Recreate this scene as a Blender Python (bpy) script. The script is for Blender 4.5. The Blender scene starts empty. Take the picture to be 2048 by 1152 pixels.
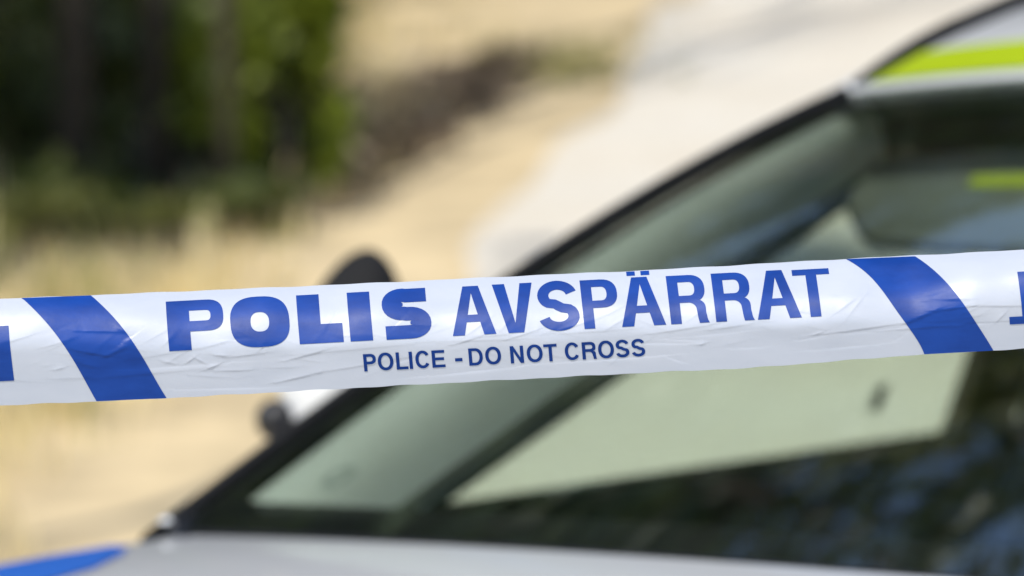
import bpy, bmesh, math, random
import numpy as np
from mathutils import Vector, Matrix
from mathutils.geometry import tessellate_polygon

random.seed(7)
RNG = np.random.default_rng(11)
SC = bpy.context.scene
COL = SC.collection

# ------------------------------------------------------------------ camera
CAM = np.array([4.4316, 2.8737, 1.5107])
FW = np.array([-0.8041, -0.5924, -0.0500]); FW /= np.linalg.norm(FW)
RT = np.array([-0.5934, 0.8049, 0.0049])
RT -= FW * RT.dot(FW); RT /= np.linalg.norm(RT)
UP = np.cross(RT, FW)
FH = np.array([FW[0], FW[1], 0.0]); FH /= np.linalg.norm(FH)
RH = np.array([-FH[1], FH[0], 0.0]) * -1.0
RH = np.cross(FH, [0, 0, 1.0])
FPX = 12612.0                      # focal length in pixels of the 2048 px photograph
TAPE_D = 3.7
cam_data = bpy.data.cameras.new('camera')
cam = bpy.data.objects.new('camera', cam_data)
COL.objects.link(cam)
cam.matrix_world = Matrix(((RT[0], UP[0], -FW[0], CAM[0]), (RT[1], UP[1], -FW[1], CAM[1]),
                           (RT[2], UP[2], -FW[2], CAM[2]), (0, 0, 0, 1)))
cam_data.sensor_width = 36.0
cam_data.lens = FPX * 36.0 / 2048.0
cam_data.clip_start = 0.1
cam_data.clip_end = 2000.0
cam_data.dof.use_dof = True
cam_data.dof.focus_distance = TAPE_D
cam_data.dof.aperture_fstop = 8.2
SC.camera = cam

# ------------------------------------------------------------------ light
SUN_EL = math.radians(54)
hd = -FH * 0.92 - RH * 0.39
hd /= np.linalg.norm(hd)
SUN_DIR = np.array([hd[0] * math.cos(SUN_EL), hd[1] * math.cos(SUN_EL), math.sin(SUN_EL)])
world = bpy.data.worlds.new('World')
SC.world = world
world.use_nodes = True
wn = world.node_tree.nodes
wn.clear()
sky = wn.new('ShaderNodeTexSky')
sky.sky_type = 'NISHITA'
sky.sun_disc = False
sky.sun_elevation = SUN_EL
sky.air_density = 1.0
sky.dust_density = 0.8
sky.sun_rotation = math.atan2(hd[0], hd[1])
bg = wn.new('ShaderNodeBackground')
bg.inputs['Strength'].default_value = 0.15
wo = wn.new('ShaderNodeOutputWorld')
world.node_tree.links.new(sky.outputs['Color'], bg.inputs['Color'])
world.node_tree.links.new(bg.outputs['Background'], wo.inputs['Surface'])
sun_data = bpy.data.lights.new('sun', 'SUN')
sun_data.energy = 3.8
sun_data.angle = math.radians(0.5)
sun_data.color = (1.0, 0.95, 0.86)
sun = bpy.data.objects.new('sun', sun_data)
COL.objects.link(sun)
sun.rotation_euler = Vector(SUN_DIR).to_track_quat('Z', 'Y').to_euler()
SC.view_settings.view_transform = 'Standard'
SC.view_settings.look = 'None'
SC.view_settings.gamma = 1.0
SC.view_settings.use_curve_mapping = False
SC.view_settings.exposure = 0.14
SC.cycles.use_denoising = True
SC.cycles.max_bounces = 8
SC.cycles.transparent_max_bounces = 16
SC.cycles.sample_clamp_indirect = 6.0


# ------------------------------------------------------------------ helpers
def pt_at_y(px, py, y):
    d = FW + RT * (px - 1024) / FPX + UP * (576 - py) / FPX
    return CAM + d * ((y - CAM[1]) / d[1])


def lerp(a, b, t):
    return a + (b - a) * t


def w2(w, lat):
    """horizontal world position w metres in front of the camera, lat metres to its right"""
    p = CAM + FH * w + RH * lat
    return p[0], p[1]


def terrain(x, y):
    x = np.asarray(x, float); y = np.asarray(y, float)
    dx = x - CAM[0]; dy = y - CAM[1]
    w = dx * FH[0] + dy * FH[1]
    l = dx * RH[0] + dy * RH[1]
    wc = np.minimum(w, 60.0)
    k = 0.8
    soft = k * np.log1p(np.exp(np.clip((wc - 10.0) / k, -30, 30))) + np.where(wc > 34, wc - 10 - k * np.log1p(np.exp(np.clip((wc - 10.0) / k, -30, 30))), 0)
    z = 0.1 * soft
    amp = np.clip((w - 9.0) / 4.0, 0, 1)
    z = z + amp * 0.02 * (np.sin(x * 1.7 + 0.6 * np.sin(y * 1.1)) * np.cos(y * 1.9 + 1.0) + 0.6 * np.sin(x * 3.9 + y * 2.7))
    return z


def mesh_obj(name, verts, faces, mat, parent=None, smooth=True, kind=None):
    me = bpy.data.meshes.new(name)
    me.from_pydata([tuple(map(float, v)) for v in verts], [], [tuple(map(int, f)) for f in faces])
    me.validate()
    if smooth:
        me.polygons.foreach_set('use_smooth', [True] * len(me.polygons))
    mats = mat if isinstance(mat, (list, tuple)) else [mat]
    for m in mats:
        me.materials.append(m)
    o = bpy.data.objects.new(name, me)
    COL.objects.link(o)
    if parent is not None:
        o.parent = parent
        o.matrix_parent_inverse = parent_inv(parent)
    if kind:
        o['kind'] = kind
    return o


def parent_inv(p):
    m = Matrix.Identity(4)
    q = p
    while q is not None:
        m = m @ Matrix.Identity(4)
        q = q.parent
    # parents of car parts sit at known location; use explicit basis
    return full_matrix(p).inverted()


def full_matrix(o):
    loc = Matrix.LocRotScale(o.location, o.rotation_euler, o.scale)
    if o.parent is None:
        return loc
    return full_matrix(o.parent) @ o.matrix_parent_inverse @ loc


def empty(name, loc, label, cat, group=None):
    o = bpy.data.objects.new(name, None)
    COL.objects.link(o)
    o.location = loc
    o['label'] = label
    o['category'] = cat
    if group:
        o['group'] = group
    return o


def tag(o, label, cat, group=None):
    o['label'] = label
    o['category'] = cat
    if group:
        o['group'] = group
    return o


class MB:
    """collects faces for one mesh"""
    def __init__(self):
        self.v = []; self.f = []

    def add(self, verts, faces):
        n = len(self.v)
        self.v.extend([tuple(map(float, p)) for p in verts])
        self.f.extend([tuple(n + i for i in f) for f in faces])

    def grid(self, P, closed_u=False, flip=False):
        """P[i][j] array (nu,nv,3)"""
        P = np.asarray(P, float)
        nu, nv = P.shape[:2]
        fs = []
        for i in range(nu if closed_u else nu - 1):
            i2 = (i + 1) % nu
            for j in range(nv - 1):
                a, b, c, d = i * nv + j, i2 * nv + j, i2 * nv + j + 1, i * nv + j + 1
                fs.append((a, d, c, b) if flip else (a, b, c, d))
        self.add(P.reshape(-1, 3), fs)

    def slab(self, P, n, t):
        """grid with thickness: P (nu,nv,3), offset vector(s) n*t"""
        P = np.asarray(P, float)
        Q = P + np.asarray(n, float) * t
        nu, nv = P.shape[:2]
        self.grid(P); self.grid(Q, flip=True)
        b0 = [(i, 0) for i in range(nu)] + [(nu - 1, j) for j in range(1, nv)] + [(i, nv - 1) for i in range(nu - 2, -1, -1)] + [(0, j) for j in range(nv - 2, 0, -1)]
        vs = [P[i, j] for i, j in b0] + [Q[i, j] for i, j in b0]
        m = len(b0)
        self.add(vs, [(k, m + k, m + (k + 1) % m, (k + 1) % m) for k in range(m)])

    def tube(self, pts, rad, n=8, cap=True, sx=1.0, upv=(0, 0, 1)):
        pts = [np.asarray(p, float) for p in pts]
        m = len(pts)
        if np.isscalar(rad):
            rad = [rad] * m
        rings = []
        for i, p in enumerate(pts):
            t = pts[min(i + 1, m - 1)] - pts[max(i - 1, 0)]
            t = t / (np.linalg.norm(t) + 1e-9)
            u = np.asarray(upv, float)
            if abs(t.dot(u)) > 0.95:
                u = np.array([1.0, 0, 0])
            a = np.cross(t, u); a /= np.linalg.norm(a)
            b = np.cross(a, t)
            rings.append([p + (a * math.cos(2 * math.pi * k / n) * sx + b * math.sin(2 * math.pi * k / n)) * rad[i] for k in range(n)])
        vs = [q for r in rings for q in r]
        fs = []
        for i in range(m - 1):
            for k in range(n):
                fs.append((i * n + k, i * n + (k + 1) % n, (i + 1) * n + (k + 1) % n, (i + 1) * n + k))
        if cap:
            fs.append(tuple(reversed(range(n))))
            fs.append(tuple((m - 1) * n + k for k in range(n)))
        self.add(vs, fs)

    def ellipsoid(self, c, r, nu=20, nv=12, e=1.0, rot=None):
        """superellipsoid, e<1 gives a boxier shape"""
        sg = lambda t: math.copysign(abs(t) ** e, t)
        P = np.zeros((nu, nv + 1, 3))
        for i in range(nu):
            a = 2 * math.pi * i / nu
            for j in range(nv + 1):
                b = -math.pi / 2 + math.pi * j / nv
                P[i, j] = (r[0] * sg(math.cos(a)) * sg(math.cos(b)), r[1] * sg(math.sin(a)) * sg(math.cos(b)), r[2] * sg(math.sin(b)))
        if rot is not None:
            P = P @ np.asarray(rot).T
        self.grid(P + np.asarray(c), closed_u=True)

    def lathe(self, prof, c, axis=1, n=32):
        """prof (r, h) revolved about world axis index"""
        P = np.zeros((n, len(prof), 3))
        o = [k for k in range(3) if k != axis]
        for i in range(n):
            a = 2 * math.pi * i / n
            for j, (r, h) in enumerate(prof):
                P[i, j, o[0]] = r * math.cos(a); P[i, j, o[1]] = r * math.sin(a); P[i, j, axis] = h
        self.grid(P + np.asarray(c), closed_u=True)

    def build(self, name, mat, parent=None, smooth=True, kind=None):
        o = mesh_obj(name, self.v, self.f, mat, parent, smooth, kind)
        return o


def autosmooth(o, ang=35):
    bm = bmesh.new(); bm.from_mesh(o.data)
    bmesh.ops.remove_doubles(bm, verts=bm.verts, dist=1e-5)
    bmesh.ops.recalc_face_normals(bm, faces=bm.faces)
    lim = math.radians(ang)
    for e in bm.edges:
        if len(e.link_faces) == 2:
            e.smooth = e.calc_face_angle(0) < lim
    bm.to_mesh(o.data); bm.free()
    return o


def fill2d(contours):
    """triangulate outer + hole contours (lists of (x,y)) -> verts, tris"""
    vl = [[Vector((p[0], p[1], 0)) for p in c] for c in contours]
    tris = tessellate_polygon(vl)
    flat = [p for c in contours for p in c]
    return flat, tris


def cut_grid(verts, faces, xs, ys):
    bm = bmesh.new()
    vs = [bm.verts.new((p[0], p[1], 0)) for p in verts]
    for f in faces:
        try:
            bm.faces.new([vs[i] for i in f])
        except ValueError:
            pass
    for axis, arr in ((0, xs), (1, ys)):
        for t in arr:
            co = [0, 0, 0]; co[axis] = t
            no = [0, 0, 0]; no[axis] = 1
            bmesh.ops.bisect_plane(bm, geom=bm.verts[:] + bm.edges[:] + bm.faces[:], dist=1e-5, plane_co=co, plane_no=no)
    bm.verts.index_update()
    V = [(v.co.x, v.co.y) for v in bm.verts]
    F = [[v.index for v in f.verts] for f in bm.faces]
    bm.free()
    return V, F


def plate(contours, fmap, thick_vec, name, mat, parent, cuts=None, smooth=False):
    """flat outline with holes mapped to 3D by fmap(x,y) and given thickness"""
    V, T = fill2d(contours)
    V = list(V); F = [list(t) for t in T]
    if cuts:
        V, F = cut_grid(V, F, cuts[0], cuts[1])
    n = len(V)
    P = [np.array(fmap(a, b)) for a, b in V]
    tv = np.asarray(thick_vec, float)
    Q = [p + tv for p in P]
    edges = {}
    for f in F:
        for i in range(len(f)):
            e = (f[i], f[(i + 1) % len(f)])
            edges[e] = edges.get(e, 0) + 1
    faces = [tuple(f) for f in F] + [tuple(reversed([n + i for i in f])) for f in F]
    for (a, b) in list(edges):
        if (b, a) not in edges:
            faces.append((a, b, n + b, n + a))
    o = mesh_obj(name, P + Q, faces, mat, parent, smooth)
    autosmooth(o, 30)
    return o


# ------------------------------------------------------------------ materials
def new_mat(name):
    m = bpy.data.materials.new(name)
    m.use_nodes = True
    nt = m.node_tree
    return m, nt, nt.nodes['Principled BSDF']


def ramp(nt, fac, stops):
    r = nt.nodes.new('ShaderNodeValToRGB')
    cr = r.color_ramp
    while len(cr.elements) < len(stops):
        cr.elements.new(0.5)
    for e, (p, c) in zip(cr.elements, stops):
        e.position = p
        e.color = (c[0], c[1], c[2], 1)
    nt.links.new(fac, r.inputs['Fac'])
    return r.outputs['Color']


def noise(nt, scale, detail=4, rough=0.55, coord='Object', vec_scale=None):
    tc = nt.nodes.new('ShaderNodeTexCoord')
    n = nt.nodes.new('ShaderNodeTexNoise')
    n.inputs['Scale'].default_value = scale
    n.inputs['Detail'].default_value = detail
    n.inputs['Roughness'].default_value = rough
    src = tc.outputs[coord]
    if vec_scale:
        mp = nt.nodes.new('ShaderNodeMapping')
        mp.inputs['Scale'].default_value = vec_scale
        nt.links.new(src, mp.inputs['Vector'])
        src = mp.outputs['Vector']
    nt.links.new(src, n.inputs['Vector'])
    return n.outputs['Fac']


def bump(nt, bsdf, fac, strength, dist):
    b = nt.nodes.new('ShaderNodeBump')
    b.inputs['Strength'].default_value = strength
    b.inputs['Distance'].default_value = dist
    nt.links.new(fac, b.inputs['Height'])
    nt.links.new(b.outputs['Normal'], bsdf.inputs['Normal'])


def simple(name, col, rough=0.5, metal=0.0, coat=0.0, var=0.08, nscale=6.0, spec=0.5, bumpd=0.0):
    m, nt, b = new_mat(name)
    b.inputs['Roughness'].default_value = rough
    b.inputs['Metallic'].default_value = metal
    b.inputs['Specular IOR Level'].default_value = spec
    b.inputs['Coat Weight'].default_value = coat
    b.inputs['Coat Roughness'].default_value = 0.03
    f = noise(nt, nscale)
    lo = [c * (1 - var) for c in col]; hi = [min(1, c * (1 + var)) for c in col]
    nt.links.new(ramp(nt, f, [(0.3, lo), (0.7, hi)]), b.inputs['Base Color'])
    if bumpd:
        bump(nt, b, noise(nt, nscale * 40), 0.6, bumpd)
    return m


def glass_mat(name, tint, f0=0.04):
    """thin pane: tinted see-through plus a mirror reflection that grows at glancing angles"""
    m = bpy.data.materials.new(name)
    m.use_nodes = True
    nt = m.node_tree
    nt.nodes.clear()
    out = nt.nodes.new('ShaderNodeOutputMaterial')
    tr = nt.nodes.new('ShaderNodeBsdfTransparent')
    tr.inputs['Color'].default_value = (*tint, 1)
    gl = nt.nodes.new('ShaderNodeBsdfGlossy')
    gl.inputs['Roughness'].default_value = 0.01
    gl.inputs['Color'].default_value = (1, 1, 1, 1)
    geo = nt.nodes.new('ShaderNodeNewGeometry')
    dot = nt.nodes.new('ShaderNodeVectorMath'); dot.operation = 'DOT_PRODUCT'
    nt.links.new(geo.outputs['Normal'], dot.inputs[0]); nt.links.new(geo.outputs['Incoming'], dot.inputs[1])
    ab = nt.nodes.new('ShaderNodeMath'); ab.operation = 'ABSOLUTE'
    nt.links.new(dot.outputs['Value'], ab.inputs[0])
    om = nt.nodes.new('ShaderNodeMath'); om.operation = 'SUBTRACT'; om.inputs[0].default_value = 1.0
    nt.links.new(ab.outputs[0], om.inputs[1])
    pw = nt.nodes.new('ShaderNodeMath'); pw.operation = 'POWER'; pw.inputs[1].default_value = 5.0
    nt.links.new(om.outputs[0], pw.inputs[0])
    ma = nt.nodes.new('ShaderNodeMath'); ma.operation = 'MULTIPLY_ADD'
    ma.inputs[1].default_value = 0.8 * (1 - f0); ma.inputs[2].default_value = f0
    nt.links.new(pw.outputs[0], ma.inputs[0])
    mx = nt.nodes.new('ShaderNodeMixShader')
    nt.links.new(ma.outputs[0], mx.inputs['Fac'])
    nt.links.new(tr.outputs[0], mx.inputs[1]); nt.links.new(gl.outputs[0], mx.inputs[2])
    nt.links.new(mx.outputs[0], out.inputs['Surface'])
    return m


def leaf_mat(name, cols, scale=3.0, trans=0.35, rough=0.5):
    m, nt, b = new_mat(name)
    f = noise(nt, scale, 3)
    c = ramp(nt, f, [(0.32, cols[0]), (0.5, cols[1]), (0.68, cols[2])])
    nt.links.new(c, b.inputs['Base Color'])
    b.inputs['Roughness'].default_value = rough
    t = nt.nodes.new('ShaderNodeBsdfTranslucent')
    nt.links.new(c, t.inputs['Color'])
    mx = nt.nodes.new('ShaderNodeMixShader')
    mx.inputs['Fac'].default_value = trans
    out = nt.nodes['Material Output']
    nt.links.new(b.outputs[0], mx.inputs[1]); nt.links.new(t.outputs[0], mx.inputs[2])
    nt.links.new(mx.outputs[0], out.inputs['Surface'])
    return m


M = {}
M['paint'] = simple('white_car_paint', (0.74, 0.75, 0.76), 0.35, coat=0.8, var=0.015)
M['blue_film'] = simple('blue_reflective_film', (0.04, 0.20, 0.80), 0.32, coat=0.5, var=0.05)
M['yellow_film'] = simple('yellow_green_film', (0.46, 0.60, 0.008), 0.35, coat=0.4, var=0.05)
M['black_plastic'] = simple('black_plastic', (0.012, 0.012, 0.014), 0.42, var=0.2, nscale=20, bumpd=0.0004)
M['gloss_black'] = simple('gloss_black', (0.008, 0.008, 0.01), 0.25, coat=0.3, var=0.2)
M['rubber'] = simple('rubber', (0.010, 0.010, 0.011), 0.8, spec=0.25, var=0.25, nscale=30)
M['dash'] = simple('dashboard_plastic', (0.016, 0.016, 0.016), 0.6, var=0.2, nscale=14, bumpd=0.0005)
M['trim'] = simple('pale_grey_trim', (0.58, 0.60, 0.57), 0.75, var=0.06, nscale=8, bumpd=0.0004)
M['liner'] = simple('headliner_cloth', (0.10, 0.105, 0.10), 0.9, var=0.06, nscale=12)
M['visor'] = simple('sun_visor_vinyl', (0.16, 0.172, 0.16), 0.6, var=0.06, nscale=12)
M['seat'] = simple('seat_fabric', (0.02, 0.02, 0.022), 0.85, var=0.3, nscale=25, bumpd=0.0008)
M['steel'] = simple('brushed_alloy', (0.55, 0.56, 0.58), 0.35, metal=0.9, var=0.08, nscale=12)
M['lamp_clear'] = simple('lamp_lens', (0.5, 0.52, 0.55), 0.12, metal=0.4, coat=1.0, var=0.3, nscale=18)
M['lamp_red'] = simple('red_lens', (0.35, 0.01, 0.01), 0.2, coat=1.0, var=0.2)
M['plate'] = simple('plate_white', (0.75, 0.75, 0.74), 0.4, var=0.03)
M['seal'] = simple('grey_seal', (0.05, 0.054, 0.048), 0.75, var=0.15)
M['label_yellow'] = simple('yellow_label', (0.45, 0.55, 0.03), 0.5, var=0.06)
M['mark_grey'] = simple('grey_mark', (0.26, 0.29, 0.27), 0.5, var=0.2, nscale=60)
M['mirror_glass'] = simple('mirror_glass', (0.8, 0.8, 0.82), 0.03, metal=1.0, var=0.01)
M['glass_front'] = glass_mat('windscreen_glass', (0.96, 1.0, 0.955), 0.20)
M['glass_side'] = glass_mat('side_glass', (0.95, 1.0, 0.95), 0.04)
M['frit'] = simple('ceramic_frit', (0.01, 0.01, 0.011), 0.6, spec=0.2, var=0.2)
M['wood'] = simple('weathered_wood', (0.26, 0.19, 0.12), 0.8, var=0.35, nscale=9, bumpd=0.002)


def tape_mat(name, cols, rough, trans, spec=0.5):
    m, nt, b = new_mat(name)
    f = noise(nt, 22, 5, 0.6, vec_scale=(1, 1, 3))
    c = ramp(nt, f, [(0.3, cols[0]), (0.7, cols[1])])
    nt.links.new(c, b.inputs['Base Color'])
    rr = nt.nodes.new('ShaderNodeMapRange')
    rr.inputs['To Min'].default_value = rough * 0.75; rr.inputs['To Max'].default_value = rough * 1.3
    nt.links.new(noise(nt, 60, 4), rr.inputs['Value'])
    nt.links.new(rr.outputs[0], b.inputs['Roughness'])
    b.inputs['Specular IOR Level'].default_value = spec
    bump(nt, b, noise(nt, 260, 5, 0.6), 0.16, 0.0004)
    t = nt.nodes.new('ShaderNodeBsdfTranslucent')
    nt.links.new(c, t.inputs['Color'])
    mx = nt.nodes.new('ShaderNodeMixShader')
    mx.inputs['Fac'].default_value = trans
    out = nt.nodes['Material Output']
    nt.links.new(b.outputs[0], mx.inputs[1]); nt.links.new(t.outputs[0], mx.inputs[2])
    nt.links.new(mx.outputs[0], out.inputs['Surface'])
    return m


M['tape_white'] = tape_mat('tape_white_film', [(0.48, 0.52, 0.605), (0.525, 0.56, 0.64)], 0.36, 0.26, 0.42)
M['tape_blue'] = tape_mat('tape_blue_print', [(0.002, 0.032, 0.205), (0.006, 0.052, 0.30)], 0.42, 0.05, 0.22)
M['tape_navy'] = tape_mat('tape_navy_print', [(0.002, 0.025, 0.15), (0.003, 0.032, 0.19)], 0.5, 0.03, 0.15)


def ground_mat():
    m, nt, b = new_mat('dry_grass_ground')
    f1 = noise(nt, 2.6, 6, 0.7, 'Object')
    f2 = noise(nt, 9.0, 5, 0.6, 'Object')
    c1 = ramp(nt, f1, [(0.32, (0.28, 0.23, 0.09)), (0.40, (0.52, 0.42, 0.21)), (0.48, (0.78, 0.66, 0.39)), (0.62, (0.76, 0.62, 0.37)), (0.72, (0.54, 0.40, 0.22))])
    c2 = ramp(nt, f2, [(0.3, (0.70, 0.66, 0.60)), (0.65, (1.0, 1.0, 1.0))])
    mx = nt.nodes.new('ShaderNodeMix'); mx.data_type = 'RGBA'; mx.blend_type = 'MULTIPLY'
    mx.inputs['Factor'].default_value = 0.6
    nt.links.new(c1, mx.inputs['A']); nt.links.new(c2, mx.inputs['B'])
    nt.links.new(mx.outputs['Result'], b.inputs['Base Color'])
    b.inputs['Roughness'].default_value = 0.95
    bump(nt, b, f2, 0.5, 0.03)
    return m


def road_mat():
    m, nt, b = new_mat('pale_gravel')
    f1 = noise(nt, 1.1, 5, 0.6, 'Object')
    f2 = noise(nt, 45.0, 5, 0.7, 'Object')
    c1 = ramp(nt, f1, [(0.28, (0.66, 0.59, 0.48)), (0.45, (0.75, 0.69, 0.585)), (0.7, (0.80, 0.755, 0.665))])
    c2 = ramp(nt, f2, [(0.35, (0.72, 0.70, 0.68)), (0.6, (1, 1, 1))])
    mx = nt.nodes.new('ShaderNodeMix'); mx.data_type = 'RGBA'; mx.blend_type = 'MULTIPLY'
    mx.inputs['Factor'].default_value = 0.7
    nt.links.new(c1, mx.inputs['A']); nt.links.new(c2, mx.inputs['B'])
    nt.links.new(mx.outputs['Result'], b.inputs['Base Color'])
    b.inputs['Roughness'].default_value = 0.95
    bump(nt, b, f2, 0.6, 0.012)
    return m


M['ground'] = ground_mat()
M['road'] = road_mat()
M['verge'] = simple('sandy_verge', (0.58, 0.46, 0.275), 0.95, var=0.30, nscale=3.2, bumpd=0.0)
M['floor'] = simple('forest_floor_with_shade', (0.06, 0.05, 0.03), 0.95, var=0.5, nscale=3.5)  # floor colour kept dark to carry the shade inside the wood
M['bark'] = simple('grey_brown_bark', (0.036, 0.029, 0.02), 0.9, var=0.45, nscale=14, bumpd=0.006)
M['bark_pale'] = simple('pale_bark', (0.10, 0.088, 0.05), 0.9, var=0.4, nscale=10, bumpd=0.004)
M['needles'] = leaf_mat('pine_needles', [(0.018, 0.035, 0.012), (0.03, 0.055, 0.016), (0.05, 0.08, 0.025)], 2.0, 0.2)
M['leaf'] = leaf_mat('broad_leaves', [(0.07, 0.10, 0.008), (0.19, 0.24, 0.018), (0.36, 0.42, 0.05)], 7.0, 0.45)
M['leaf_dull'] = leaf_mat('birch_leaves', [(0.03, 0.045, 0.010), (0.06, 0.08, 0.016), (0.11, 0.13, 0.03)], 5.0, 0.25)
M['leaf_olive'] = leaf_mat('olive_leaves', [(0.07, 0.08, 0.02), (0.17, 0.18, 0.04), (0.34, 0.34, 0.11)], 6.0, 0.38)
M['shadow_brush'] = leaf_mat('shadow_band_brown', [(0.07, 0.05, 0.03), (0.13, 0.095, 0.06), (0.22, 0.16, 0.10)], 6.0, 0.1)  # dark brown imitates a shadow cast on the ground
M['straw'] = leaf_mat('dry_straw', [(0.50, 0.40, 0.18), (0.80, 0.68, 0.38), (0.86, 0.74, 0.48)], 3.5, 0.35)
M['grass_olive'] = leaf_mat('olive_grass', [(0.13, 0.13, 0.03), (0.24, 0.24, 0.07), (0.36, 0.33, 0.12)], 2.5, 0.25)

# ------------------------------------------------------------------ the ground
def axis_pts(segs):
    out = []
    for a, b, n in segs:
        out += list(np.linspace(a, b, n, endpoint=False))
    out.append(segs[-1][1])
    return np.array(out)


def sheet(name, ws, lats_of_w, mat, dz):
    P = np.zeros((len(ws), len(lats_of_w(ws[0])), 3))
    for i, w in enumerate(ws):
        for j, l in enumerate(lats_of_w(w)):
            x, y = w2(w, l)
            P[i, j] = (x, y, terrain(x, y) + dz)
    b = MB(); b.grid(P, flip=True)
    o = b.build(name, mat, kind='structure')
    return o


ws = axis_pts([(-200, -20, 8), (-20, 8, 14), (8, 30, 70), (30, 70, 20), (70, 600, 12)])
ls = axis_pts([(-400, -20, 8), (-20, -4, 12), (-4, 5, 36), (5, 20, 12), (20, 400, 8)])
sheet('ground', ws, lambda w: ls, M['ground'], 0.0)


def road_edge(w):
    return -0.03 + 0.108 * (w - 17.7) + 0.05 * math.sin(w * 1.3) + 0.03 * math.sin(w * 3.1 + 1)


def verge_left(w):
    t = min(1.0, max(0.0, (w - 20.8) / 1.5))
    return 0.62 + 0.10 * math.sin(w * 1.9) + 0.55 * t


wr = axis_pts([(-30, 8, 20), (8, 30, 80), (30, 60, 15)])
sheet('sandy_verge', wr, lambda w: np.linspace(road_edge(w) - verge_left(w), road_edge(w) + 0.4, 8), M['verge'], 0.012)
sheet('gravel_road', wr, lambda w: np.concatenate([np.linspace(road_edge(w), 4.6, 20), np.linspace(4.8, 6.5, 6)]), M['road'], 0.024)


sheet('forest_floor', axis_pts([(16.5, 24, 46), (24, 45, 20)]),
      lambda w: np.linspace(-9.0, min(-0.028 * w - 0.12 + 0.10 * math.sin(w * 2.7) - max(0, 18.6 - w) * 0.22, road_edge(w) - verge_left(w) - 0.02), 40), M['floor'], 0.010)  # dark sheet, deepens the wood's shade by its colour


def blades(name, spots, mat, hmin, hmax, per, spread, lean=0.5, wid=0.006):
    V = []; F = []
    for (x, y, s) in spots:
        z = float(terrain(x, y))
        for k in range(per):
            a = random.uniform(0, 2 * math.pi); r = spread * s * math.sqrt(random.random())
            bx, by = x + r * math.cos(a), y + r * math.sin(a)
            h = random.uniform(hmin, hmax) * s
            la = random.uniform(0, 2 * math.pi); le = random.uniform(0.1, lean) * h
            wa = random.uniform(0, math.pi); ww = wid * random.uniform(0.6, 1.4) * max(s, 0.7)
            dx, dy = ww * math.cos(wa), ww * math.sin(wa)
            n = len(V)
            mx, my = bx + le * 0.35 * math.cos(la), by + le * 0.35 * math.sin(la)
            V += [(bx - dx, by - dy, z - 0.02), (bx + dx, by + dy, z - 0.02),
                  (mx + dx * .7, my + dy * .7, z + h * 0.6), (mx - dx * .7, my - dy * .7, z + h * 0.6),
                  (bx + le * math.cos(la), by + le * math.sin(la), z + h)]
            F += [(n, n + 1, n + 2, n + 3), (n + 3, n + 2, n + 4)]
    return mesh_obj(name, V, F, mat, None, False, 'stuff')


sp = []
for k in range(3600):
    w = random.uniform(11.0, 27); l = random.uniform(-3.4, road_edge(w) - 0.45)
    d = road_edge(w) - 0.45 - l
    if w > 16.7 and l < -0.028 * w - 0.12 - max(0, 18.6 - w) * 0.22 and random.random() < 0.93:
        continue
    if l > road_edge(w) - verge_left(w) + 0.1 and random.random() < 0.85:
        continue
    if random.random() < 0.25 + 0.75 * min(1, d / 0.35):
        x, y = w2(w, l); sp.append((x, y, random.uniform(0.6, 1.3)))
o = blades('dry_grass', sp, M['straw'], 0.06, 0.16, 10, 0.11, 0.9)
o['label'] = 'dry straw-coloured grass covering the bank beside the road'
sp = []
for k in range(900):
    w = random.uniform(12.0, 26); l = random.uniform(-3.4, road_edge(w) - 0.5)
    if w < 18.3 and math.sin(w * 2.3 + l * 4.1) * math.cos(l * 3.3 - w * 0.9) > 0.35:
        x, y = w2(w, l); sp.append((x, y, random.uniform(0.7, 1.3)))
for k in range(110):
    w = random.gauss(21.6, 0.35); l = random.gauss(0.12 + 0.1 * (w - 21.6), 0.2)
    x, y = w2(w, l); sp.append((x, y, random.uniform(0.2, 0.45)))
o = blades('olive_grass', sp, M['grass_olive'], 0.1, 0.26, 9, 0.1)
o['label'] = 'olive green grass growing in patches among the dry straw'


# ------------------------------------------------------------------ vegetation
def leaf_cloud(b, centre, radii, n, size, droop=0.0, flat=0.0, shell=0.35):
    c = np.asarray(centre, float)
    for k in range(n):
        d = RNG.normal(size=3); d /= np.linalg.norm(d)
        r = RNG.uniform(shell, 1.0) ** 0.7
        p = c + d * np.asarray(radii) * r
        s = size * RNG.uniform(0.6, 1.4)
        a = RNG.normal(size=3); a[2] = a[2] * (1 - flat) - droop; a /= np.linalg.norm(a)
        t = RNG.normal(size=3); q = np.cross(a, t); q /= np.linalg.norm(q)
        n0 = len(b.v)
        b.v += [tuple(p - a * s), tuple(p + q * s * 0.42 - a * s * 0.1), tuple(p + a * s), tuple(p - q * s * 0.42 - a * s * 0.1)]
        b.f.append((n0, n0 + 1, n0 + 2, n0 + 3))


def trunk_mesh(b, base, h, r0, lean, wob=0.05, n=9, rt=0.35):
    pts = []; rr = []
    ph = random.uniform(0, 6)
    for i in range(n):
        t = i / (n - 1)
        pts.append((base[0] + lean[0] * t * h + wob * math.sin(ph + 4 * t), base[1] + lean[1] * t * h + wob * math.cos(ph * 1.3 + 3.3 * t), base[2] - 0.1 + (h + 0.1) * t))
        rr.append(r0 * (1.0 + 0.35 * math.exp(-t * h / 0.25)) * (1 - (1 - rt) * t))
    b.tube(pts, rr, 12)
    return pts


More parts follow.
